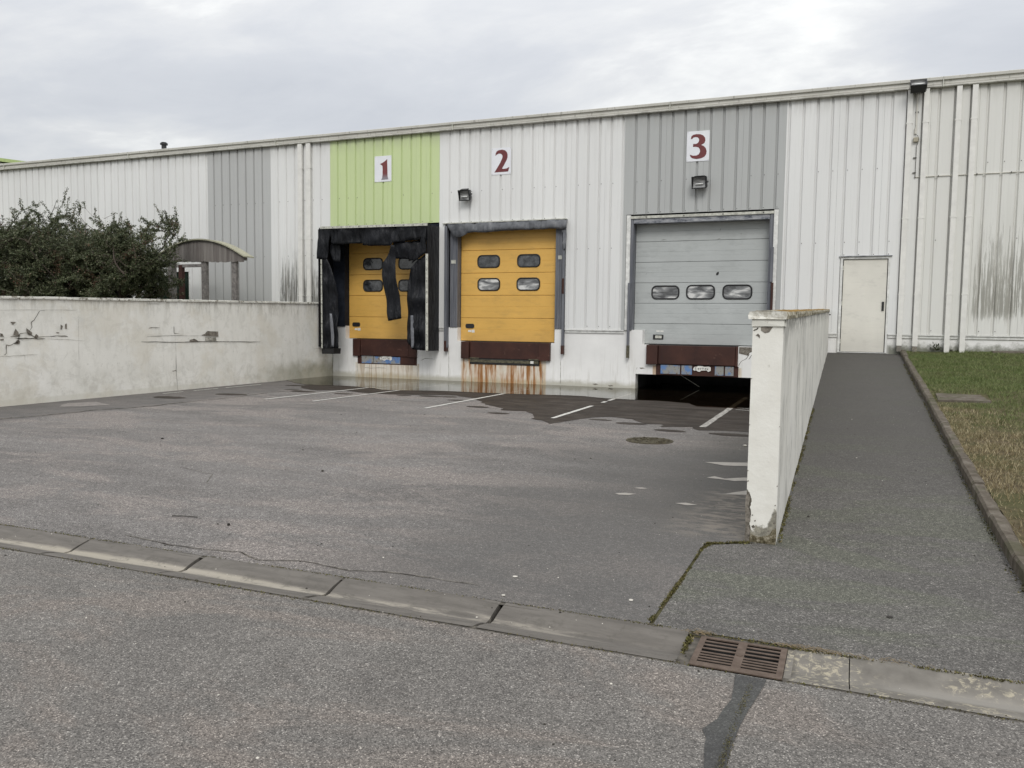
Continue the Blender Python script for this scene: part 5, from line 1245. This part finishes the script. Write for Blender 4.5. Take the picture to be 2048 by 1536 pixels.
# broken concrete corner right of leveller 3
g = G(); g.prism([(-2.47, 1.14), (-2.06, 1.14), (-2.10, 1.06), (-2.22, 1.0), (-2.25, 0.93), (-2.38, 0.96), (-2.47, 0.98)], -0.004, -0.001); g.ob('broken_corner', 'exposed', wh)
for pts_ in ([(-2.47, .68), (-2.40, .78), (-2.30, .86), (-2.22, .97)], [(-2.10, 1.06), (-2.2, .9), (-2.24, .84)]):
    ribbon3([(a, -0.004, b) for a, b in pts_], 0.012, 'crack', 'crack', wh, Y1)
for pts_ in ([(-13.3, .30), (-13.0, .28), (-12.75, .31), (-12.5, .29)], [(-11.35, .55), (-11.2, .62), (-10.9, .60)], [(-10.45, 1.2), (-10.45, .6), (-10.44, .03)], [(-7.1, .7), (-7.09, .3), (-7.1, .03)], [(-7.63, .65), (-7.60, .3), (-7.61, .03)], [(-13.49, .4), (-13.5, .05)], [(-11.46, .4), (-11.45, .05)], [(-5.0, .58), (-5.02, .5)]):
    ribbon3([(a, -0.003, b) for a, b in pts_], 0.011, 'crack', 'crack_faint', wh, Y1)
for (x, z) in ((-5.78, .06), (-6.2, .08), (-4.95, .55)):
    patch([Vector((x, -.003, z)), Vector((x + .09, -.003, z + .015)), Vector((x + .16, -.003, z - .01)), Vector((x + .06, -.003, z - .03))], 'exposed', wh, Y1, 0.02)
ribbon3([(-14.352, -0.003, 0.9), (-14.352, -0.003, 0.0)], 0.02, 'crack', 'crack', wh, Y1)

# =================================================================== SIGNS
def sign(x0, x1, z0, z1, poly, org, scale, label, nmat):
    s = empty('number_sign', ((x0 + x1) / 2, -0.06, (z0 + z1) / 2), label=label, cat='sign')
    g = G(); g.box(x0, x1, -0.052, -0.044, z0, z1); g.ob('plate', 'sign', s)
    P = [px_on_y(org[0] + a / scale, org[1] + b / scale, -0.055) for a, b in poly]
    g = G(); g.prism(P, -0.0560, -0.0525); g.ob('numeral', nmat, s)
    g = G()
    for a, b in ((x0 + .02, z0 + .02), (x1 - .02, z0 + .02), (x0 + .02, z1 - .02), (x1 - .02, z1 - .02)): g.box(a - .005, a + .005, -0.055, -0.052, b - .005, b + .005)
    g.ob('screws', 'screw', s)
one = [(1022, 400), (1050, 387), (1078, 367), (1097, 349), (1098, 400), (1100, 480), (1101, 520), (1107, 545), (1108, 556), (1036, 562), (1046, 542), (1050, 510), (1051, 450), (1049, 418), (1032, 404)]
two = [(893, 490), (898, 455), (912, 428), (940, 412), (985, 404), (1025, 414), (1050, 440), (1060, 475), (1058, 510), (1045, 548), (1015, 605), (982, 664), (1010, 668), (1048, 660), (1083, 640), (1075, 672), (1066, 702), (1000, 707), (880, 716), (920, 650), (960, 580), (985, 525), (992, 500), (985, 475), (965, 460), (940, 458), (915, 470)]
three = [(828, 400), (834, 372), (852, 357), (885, 349), (925, 350), (955, 362), (974, 385), (977, 412), (968, 438), (948, 452), (932, 459), (960, 470), (980, 492), (990, 522), (986, 552), (966, 580), (930, 597), (885, 604), (842, 597), (823, 580), (818, 560), (850, 570), (885, 568), (910, 555), (922, 528), (920, 503), (905, 484), (880, 478), (850, 480), (852, 450), (880, 450), (900, 440), (912, 420), (912, 398), (900, 384), (880, 378), (855, 384), (842, 398)]
sign(-12.86, -12.30, 5.68, 6.41, one, (560, 250), 5.12, 'white sign with a fading dark red 1 on the lime cladding', 'numeral_faded')
sign(-9.16, -8.59, 5.67, 6.38, two, (860, 240), 6.827, 'white sign with a dark red 2 on white cladding', 'numeral')
sign(-3.88, -3.33, 5.69, 6.42, three, (1220, 200), 5.12, 'white sign with a dark red 3 on grey cladding above the grey dock door', 'numeral')

# =================================================================== FLOODLIGHTS
def floodlight(x, y, z, tilt, yaw, label, w=0.32, h=0.25, d=0.17, extra=None):
    t = empty('floodlight', (x, y, z), label=label, cat='floodlight', group='black floodlights on the warehouse wall')
    Rm = Matrix.Rotation(yaw, 3, 'Z') @ Matrix.Rotation(tilt, 3, 'X'); O = Vector((x, y, z))
    def put(g, name, mat, sm=False):
        for i, v in enumerate(g.v): g.v[i] = O + Rm @ v
        return g.ob(name, mat, t, smooth=sm)
    w2, h2 = w / 2, h / 2
    # tapered housing: front rim larger than the back
    g = G(); k = 0
    for (yy, a, b) in ((0.0, w2, h2), (0.03, w2, h2), (0.035, w2 * .97, h2 * .96), (d, w2 * .92, h2 * .8)):
        g.v += [Vector((-a, yy, -b)), Vector((a, yy, -b)), Vector((a, yy, b)), Vector((-a, yy, b))]
    for r_ in range(3):
        for j in range(4): g.f.append((r_ * 4 + j, r_ * 4 + (j + 1) % 4, (r_ + 1) * 4 + (j + 1) % 4, (r_ + 1) * 4 + j))
    g.f.append((12, 13, 14, 15))
    r = 0.022; k = len(g.v)
    g.v += [Vector((-w2 + r, 0, -h2 + r)), Vector((w2 - r, 0, -h2 + r)), Vector((w2 - r, 0, h2 - r)), Vector((-w2 + r, 0, h2 - r))]
    for j in range(4): g.f.append((j, (j + 1) % 4, k + (j + 1) % 4, k + j))
    put(g, 'housing', 'lamp_black')
    # bowl reflector behind the glass
    g = G(); a, b = w2 - r, h2 - r
    prof_ = [(0.0, 1.0), (0.03, .9), (0.055, .6), (0.062, 0.0), (0.055, -.6), (0.03, -.9), (0.0, -1.0)]
    for (yy, s_) in prof_: g.v += [Vector((-a, yy + .002, b * s_)), Vector((a, yy + .002, b * s_))]
    for j in range(6): g.f.append((2 * j, 2 * j + 1, 2 * j + 3, 2 * j + 2))
    put(g, 'reflector', 'reflector', True)
    g = G(); g.tube([(-a * .6, 0.03, -h2 * .25), (a * .6, 0.03, -h2 * .25)], 0.016, 8); put(g, 'tube', 'lamp_tube', True)
    g = G(); g.box(-w2 * .6, w2 * .6, 0.012, d, h2 * .92, h2 * 1.08); g.box(-w2 * .5, w2 * .5, d * .6, d * 1.15, h2 * .2, h2 * .95)
    for i in range(5): g.box(-w2 * .5 + i * w2 * .24, -w2 * .5 + i * w2 * .24 + .01, d * .6, d * 1.3, -h2 * .5, h2 * .2)
    put(g, 'ballast', 'lamp_black')
    g = G(); g.box(-w2 - .008, -w2 - .002, .02, d + .02, -.02, .02).box(w2 + .002, w2 + .008, .02, d + .02, -.02, .02); put(g, 'yoke', 'lamp_black')
    g = G(); g.box(x - 0.05, x + 0.05, y + 0.08, -0.045, z - 0.02, z + 0.02); g.ob('wall_bracket', 'lamp_black', t)
    return t
floodlight(-9.87, -0.30, 5.12, math.radians(20), math.radians(0), 'black floodlight with pale reflector on white cladding between the lime panel and the number 2', w=0.33, h=0.29)
floodlight(-3.52, -0.29, 5.13, math.radians(12), math.radians(-6), 'black floodlight on grey cladding right below the number 3', w=0.36, h=0.29)
floodlight(1.20, -0.40, 7.02, math.radians(-38), 0, 'black floodlight tilted upward over the eaves at the right, above the conduit', w=0.33, h=0.20, d=0.22)
# conduit with junction box feeding the right floodlight
cdt = empty('conduit', (1.21, -0.07, 5.0), label='thin white cable conduit with a beige junction box running down and right between the downpipes', cat='conduit')
g = G(); g.tube([(1.21, -0.065, 6.85), (1.21, -0.065, 6.05)], 0.017, 8); g.ob('tube', 'conduit', cdt)
g = G(); g.tube([(1.20, -0.068, 6.10), (1.20, -0.068, 5.98)], 0.024, 8); g.ob('sleeve', 'conduit', cdt)
g = G(); g.box(1.165, 1.265, -0.11, -0.045, 5.80, 5.90, bev=0.01); g.ob('junction_box', 'box_beige', cdt)
g = G(); g.tube([(1.20, -0.07, 5.98), (1.25, -0.08, 5.93), (1.275, -0.08, 5.86), (1.255, -0.08, 5.76), (1.235, -0.07, 5.72), (1.235, -0.06, 5.03)], 0.006, 6); g.ob('cable', 'cable', cdt)
g = G(); g.tube([(1.235, -0.06, 5.03), (8.0, -0.06, 5.03)], 0.010, 6); g.ob('tube', 'conduit', cdt)
g = G()
for x in (1.235, 1.7, 2.45, 3.1, 3.8): g.box(x - .01, x + .01, -0.078, -0.05, 5.015, 5.045)
for z in (6.45, 5.45, 5.12): g.box(1.18, 1.25, -0.075, -0.045, z, z + .015)
g.ob('clips', 'screw', cdt)

# =================================================================== WOODEN SHELTER
sh = empty('wooden_shelter', (-17.4, -2.0, 1.3), label='small weathered wooden shelter with an arched felt roof behind the cream wall', cat='shelter')
SX0, SX1, SFY, SBY = -19.0, -15.78, -2.2, -0.9
def arch(x): t = (x + 17.4) / 1.62; return 3.44 + 0.49 * (1 - t * t)
x = SX0
while x < SX1 - 0.02:
    w_ = 0.095 + rnd.uniform(-.01, .01); x2 = min(x + w_, SX1); zb_ = 3.31 - 0.02 * (x + 17.4) + rnd.uniform(-.015, .015)
    g = G(); g.prism([(x + .002, zb_), (x2 - .002, zb_ + rnd.uniform(-.006, .006)), (x2 - .002, arch(x2) - .01), (x + .002, arch(x) - .01)], SFY - 0.02 + rnd.uniform(-.006, .004), SFY)
    g.ob('board', 'wood', sh); x = x2
g = G(); m = 24
for i in range(m + 1):
    x = SX0 - 0.05 + (SX1 - SX0 + 0.14) * i / m; z = arch(min(max(x, -19.02), -15.74))
    if i == m: z -= 0.01
    g.v += [Vector((x, SFY - 0.10, z)), Vector((x, SFY - 0.10, z + 0.035)), Vector((x, SFY + 0.30, z + 0.035)), Vector((x, SFY + 0.30, z))]
for i in range(m):
    for j in range(4): k = i * 4; g.f.append((k + j, k + (j + 1) % 4, k + 4 + (j + 1) % 4, k + 4 + j))
g.f.append((0, 1, 2, 3)); g.f.append((m * 4, m * 4 + 1, m * 4 + 2, m * 4 + 3)); g.ob('roof', 'felt', sh)
for (x, y, mt, w_) in ((-18.50, SFY + .07, 'post', .11), (-17.26, SFY + .07, 'post', .085), (-16.17, SFY + .07, 'post', .075), (-19.35, SBY, 'post_red', .07)):
    if w_ < .05: continue
    g = G(); g.box(x - w_, x + w_, y - .06, y + .06, 1.25, 3.34); g.ob('post', mt, sh)
g = G(); g.box(SX0, SX1, SFY + 0.001, SFY + 0.13, 3.33, 3.42).box(-20.2, -18.35, SBY - .05, SBY + .05, 3.27, 3.36); g.ob('beam', 'post', sh)

# =================================================================== SHRUBS
def shrub(cx, cy, stems, label, seed, env, dens=1.25):
    ec, er = Vector(env[0]), Vector(env[1])
    def inside(p, k=1.0):
        if len(env) > 2 and p.x > env[2] + (p.z - 2.2) * 0.85 + 0.25 * mnoise.noise(p * 2.5): return False      # crown overhangs on its right
        q = Vector(((p.x - ec.x) / er.x, (p.y - ec.y) / er.y, (p.z - ec.z) / er.z)); return q.length < k * (0.93 + 0.28 * mnoise.noise(p * 1.3) + 0.16 * mnoise.noise(p * 3.7))
    rs = np.random.RandomState(seed)
    t = empty('shrub', (cx, cy, 1.3), label=label, cat='shrub', group='dark shrubs behind the cream wall')
    wood = G(); leafP = []; leafD = []
    def whip(p, d, L):
        pts = [p.copy()]; dd = d.copy()
        for i in range(9):
            dd = (dd + Vector(rs.normal(0, 0.10, 3))).normalized(); pts.append(pts[-1] + dd * L / 9)
        wood.tube(pts, 0.007, 4, r2=0.003)
        for i in range(1, 9):
            for q in range(int(6 + 16 * rs.rand() * (1 - i / 11))): leafP.append(pts[i].lerp(pts[i + 1] if i < 8 else pts[i], rs.rand()) + Vector(rs.normal(0, 0.022, 3))); leafD.append(dd.copy())
    def grow(p, d, L, r, lvl):
        steps = 6; pts = [p.copy()]; dd = d.copy()
        for i in range(steps):
            dd = (dd + Vector(rs.normal(0, 0.16, 3)) + Vector((0, 0, 0.03 if lvl < 2 else 0.0))).normalized(); pts.append(pts[-1] + dd * L / steps)
        if r > 0.0035 and inside(pts[-1], 1.0): wood.tube(pts, r, 5 if lvl < 2 else 3, r2=r * 0.45)
        if lvl >= 2:
            for i in range(steps):
                a, b = pts[i], pts[i + 1]; k = int(13 * dens * L / 0.5)
                for q in range(k):
                    tt = rs.rand(); q_ = a.lerp(b, tt) + Vector(rs.normal(0, 0.022, 3))
                    if not inside(q_): continue
                    leafP.append(q_); leafD.append((b - a).normalized())
        if lvl < 3:
            nb = (11, 9, 6)[lvl]
            for k in range(nb):
                tt = rs.uniform(0.25, 1.0) * steps; i = min(int(tt), steps - 1); q = pts[i].lerp(pts[i + 1], tt - i)
                side = Vector(rs.normal(0, 1, 3)); side.z = abs(side.z) * 0.5 - (0.15 if lvl > 0 else 0)
                nd = (dd * 0.55 + side.normalized() * 0.75).normalized(); grow(q, nd, L * rs.uniform(0.42, 0.62), r * 0.5, lvl + 1)
    for (sx, sy, dx, dy, dz, L) in stems: grow(Vector((cx + sx, cy + sy, 1.25)), Vector((dx, dy, dz)).normalized(), L, 0.045, 0)
    ax = np.array([tuple(p) for p in leafP]); order = np.argsort(ax[:, 2])
    for k in range(34):
        q = leafP[order[-1 - int(len(order) * 0.35 * rs.rand() ** 1.5)]]; side = Vector((rs.normal(0, .7), rs.normal(0, .5), rs.uniform(.5, 1.3))).normalized(); whip(q.copy(), side, rs.uniform(.25, .70))
    wood.ob('branches', 'bark', t)
    P = np.array([tuple(p) for p in leafP]); D = np.array([tuple(d) for d in leafD]); n_ = len(P)
    rv_ = rs.normal(0, 1, (n_, 3)); A = D * 0.6 + rv_ * 0.6; A /= np.linalg.norm(A, axis=1)[:, None]
    B = np.cross(A, rs.normal(0, 1, (n_, 3))); B /= np.linalg.norm(B, axis=1)[:, None] + 1e-9
    Ls = rs.uniform(0.022, 0.05, n_)[:, None]; Wd = Ls * 0.34
    V = np.stack([P - A * Ls * .5, P + B * Wd, P + A * Ls * .5, P - B * Wd], 1).reshape(-1, 3) - np.array([cx, cy, 1.3])
    keep = None
    me = bpy.data.meshes.new('crown'); me.vertices.add(n_ * 4); me.vertices.foreach_set('co', V.astype(np.float32).ravel())
    me.loops.add(n_ * 4); me.loops.foreach_set('vertex_index', np.arange(n_ * 4, dtype=np.int32)); me.polygons.add(n_)
    me.polygons.foreach_set('loop_start', np.arange(0, n_ * 4, 4, dtype=np.int32)); me.update(calc_edges=True); me.validate()
    link('crown', me, 'leaf', t); print('shrub leaves', n_, V[:, 0].min() + cx, V[:, 0].max() + cx, V[:, 2].max() + 1.3)
shrub(-21.0, -4.0, [(-.5, .1, -.7, .1, .8, 2.7), (0, 0, -.2, -.3, 1, 2.8), (.3, .2, .35, .2, 1, 2.9), (.1, -.2, .7, -.2, .8, 2.6), (-.3, 0, -.45, .3, 1, 2.8), (0, 0, 0, -.4, .4, 1.8), (-.8, 0, -1, 0, .3, 2.0), (.4, 0, .8, .1, .3, 1.6), (.2, 0, .5, -.2, .2, 1.3), (-.2, 0, -.5, .1, .2, 1.2)], 'tall dark shrub with a reddish tinge and twiggy top at the left', 5, ((-21.5, -4, 2.75), (3.2, 1.9, 2.15)))
shrub(-18.55, -3.9, [(-.3, 0, -.9, 0, .75, 2.3), (0, 0, .6, .1, 1, 2.3), (.1, 0, .2, -.2, 1, 2.1), (-.2, .1, -.4, .2, .9, 2.1), (0, -.1, .85, -.1, .8, 2.5), (-.2, 0, -.5, -.3, .5, 1.8), (-.2, 0, -.4, .1, .5, 1.3)], 'olive green shrub spreading over the end of the wooden shelter', 8, ((-18.05, -3.9, 3.1), (2.35, 1.5, 1.75), -17.5))
shrub(-24.6, -3.4, [(0, 0, .3, .1, 1, 2.2), (-.2, .1, -.4, .2, .9, 2.1), (0, -.1, .6, -.1, .7, 2.2), (.3, 0, .9, 0, .4, 2.0)], 'dark shrub cut by the left picture edge beyond the twiggy one', 13, ((-25.0, -3.4, 2.4), (2.3, 1.6, 2.2)), 0.9)

# =================================================================== FAR BUILDING
fb = empty('far_building', (-84, 32, 0), label='distant building whose lime green roof just shows above the warehouse at the far left', cat='building')
g = G(); k = 0
for y in (30, 70): g.v += [Vector((-106, y, 14.0)), Vector((-83, y, 17.75)), Vector((-60, y, 14.2)), Vector((-60, y, 13.9)), Vector((-83, y, 17.45)), Vector((-106, y, 13.7))]
for j in range(6): g.f.append((j, (j + 1) % 6, 6 + (j + 1) % 6, 6 + j))
g.f.append((0, 1, 2, 3, 4, 5)); g.f.append((6, 7, 8, 9, 10, 11)); g.ob('roof', 'far_green', fb)
g = G(); g.prism([(-105, -.3), (-61, -.3), (-61, 13.9), (-83, 17.4), (-105, 13.9)], 30.3, 69.7); g.ob('wall', 'far_wall', fb)

# =================================================================== GRASS
def grass():
    n_ = 150000; xs_ = 1.185 + nr.rand(n_) ** 1.3 * 6.5; ys_ = -16.0 + nr.rand(n_) * 15.95
    P = []; keep = []
    for i in range(n_):
        x, y = xs_[i], ys_[i]
        bare = mnoise.noise(Vector((x * 1.1, y * 0.9, 7))) * 0.9 + 0.75 * max(0, 1 - (x - 1.2) / 0.9) + 0.35 * max(0, 1 - (y + 16) / 6) + (0.9 if (y > -0.55 and x < 2.0) else 0) + (0.5 if (-1.6 < y < -.2 and x < 1.9) else 0)
        if 1.25 < x < 1.95 and -7.45 < y < -6.55: continue
        if 2.9 < x < 3.6 and y > -0.35: continue
        if bare > 0.42 + nr.rand() * 0.7 and nr.rand() < 0.82: continue
        keep.append(i)
    keep = np.array(keep); x = xs_[keep]; y = ys_[keep]; m_ = len(keep)
    z = np.array([lawn_z(a, b) for a, b in zip(x, y)])
    cl_ = np.array([mnoise.noise(Vector((a * 2.6, b * 2.6, 3))) for a, b in zip(x, y)]); h = nr.uniform(0.018, 0.045, m_) * (1.15 + 1.3 * np.clip(cl_, -.4, 1)); a = nr.rand(m_) * math.pi; w_ = nr.uniform(0.0022, 0.0045, m_)
    ca, sa = np.cos(a) * w_, np.sin(a) * w_; lx, ly = nr.normal(0, .55, m_) * h, nr.normal(0, .55, m_) * h
    V = np.stack([np.stack([x - ca, y - sa, z - .003], 1), np.stack([x + ca, y + sa, z - .003], 1), np.stack([x + lx, y + ly, z + h], 1)], 1).reshape(-1, 3)
    me = bpy.data.meshes.new('grass'); me.vertices.add(m_ * 3); me.vertices.foreach_set('co', V.astype(np.float32).ravel())
    me.loops.add(m_ * 3); me.loops.foreach_set('vertex_index', np.arange(m_ * 3, dtype=np.int32)); me.polygons.add(m_)
    me.polygons.foreach_set('loop_start', np.arange(0, m_ * 3, 3, dtype=np.int32)); me.update(calc_edges=True)
    o = link('grass', me, 'grass'); tag(o, 'short patchy lawn grass, green by the wall and straw coloured by the kerb', 'grass', kind='stuff'); print('grass', m_)
grass()
# concrete slabs lying in the lawn
def slab(poly, dz, label):
    g = G(); m = len(poly)
    g.v += [Vector((x, y, lawn_z(x, y) + dz)) for x, y in poly] + [Vector((x, y, lawn_z(x, y) - 0.05)) for x, y in poly]
    g.f.append(tuple(range(m))); g.f.append(tuple(range(m, 2 * m))[::-1])
    for i in range(m): g.f.append((i, (i + 1) % m, m + (i + 1) % m, m + i))
    tag(g.ob('concrete_slab', 'kerb'), label, 'slab')
slab([(1.24, -7.35), (1.92, -7.30), (1.85, -6.75), (1.27, -6.62)], 0.028, 'worn concrete slab set flush in the lawn beside the kerb')
slab([(2.92, -0.32), (3.62, -0.36), (3.62, -0.02), (2.92, -0.02)], 0.03, 'dark low slab against the foot of the warehouse wall at the right')
# small weed at the foot of the wall near the pipes
def weed(x, y, z, n_, r, label):
    g = G()
    for i in range(n_):
        a = rnd.uniform(0, 6.28); d = Vector((math.cos(a), math.sin(a) * .5, rnd.uniform(.2, 1.4))).normalized(); p = Vector((x, y, z)) + d * rnd.uniform(.2, 1) * r
        s_ = Vector((-d.y, d.x, 0)).normalized() * 0.012; e = d * 0.035; k = len(g.v); g.v += [p - e, p + s_, p + e, p - s_]; g.f.append((k, k + 1, k + 2, k + 3))
    me = bpy.data.meshes.new('weed'); me.from_pydata([tuple(v) for v in g.v], [], g.f); me.update(); tag(link('weed', me, 'leaf'), label, 'weed')
weed(1.83, -0.05, 1.14, 110, 0.22, 'dark green weed growing between the second and third downpipe')
weed(2.19, -0.05, 1.08, 80, 0.12, 'low dark weed growing between the third and fourth downpipe')
weed(-14.3, -1.0, 0.0, 2, 0.01, 'tiny weed at the wall corner') if False else None
print('objects', len(bpy.data.objects))
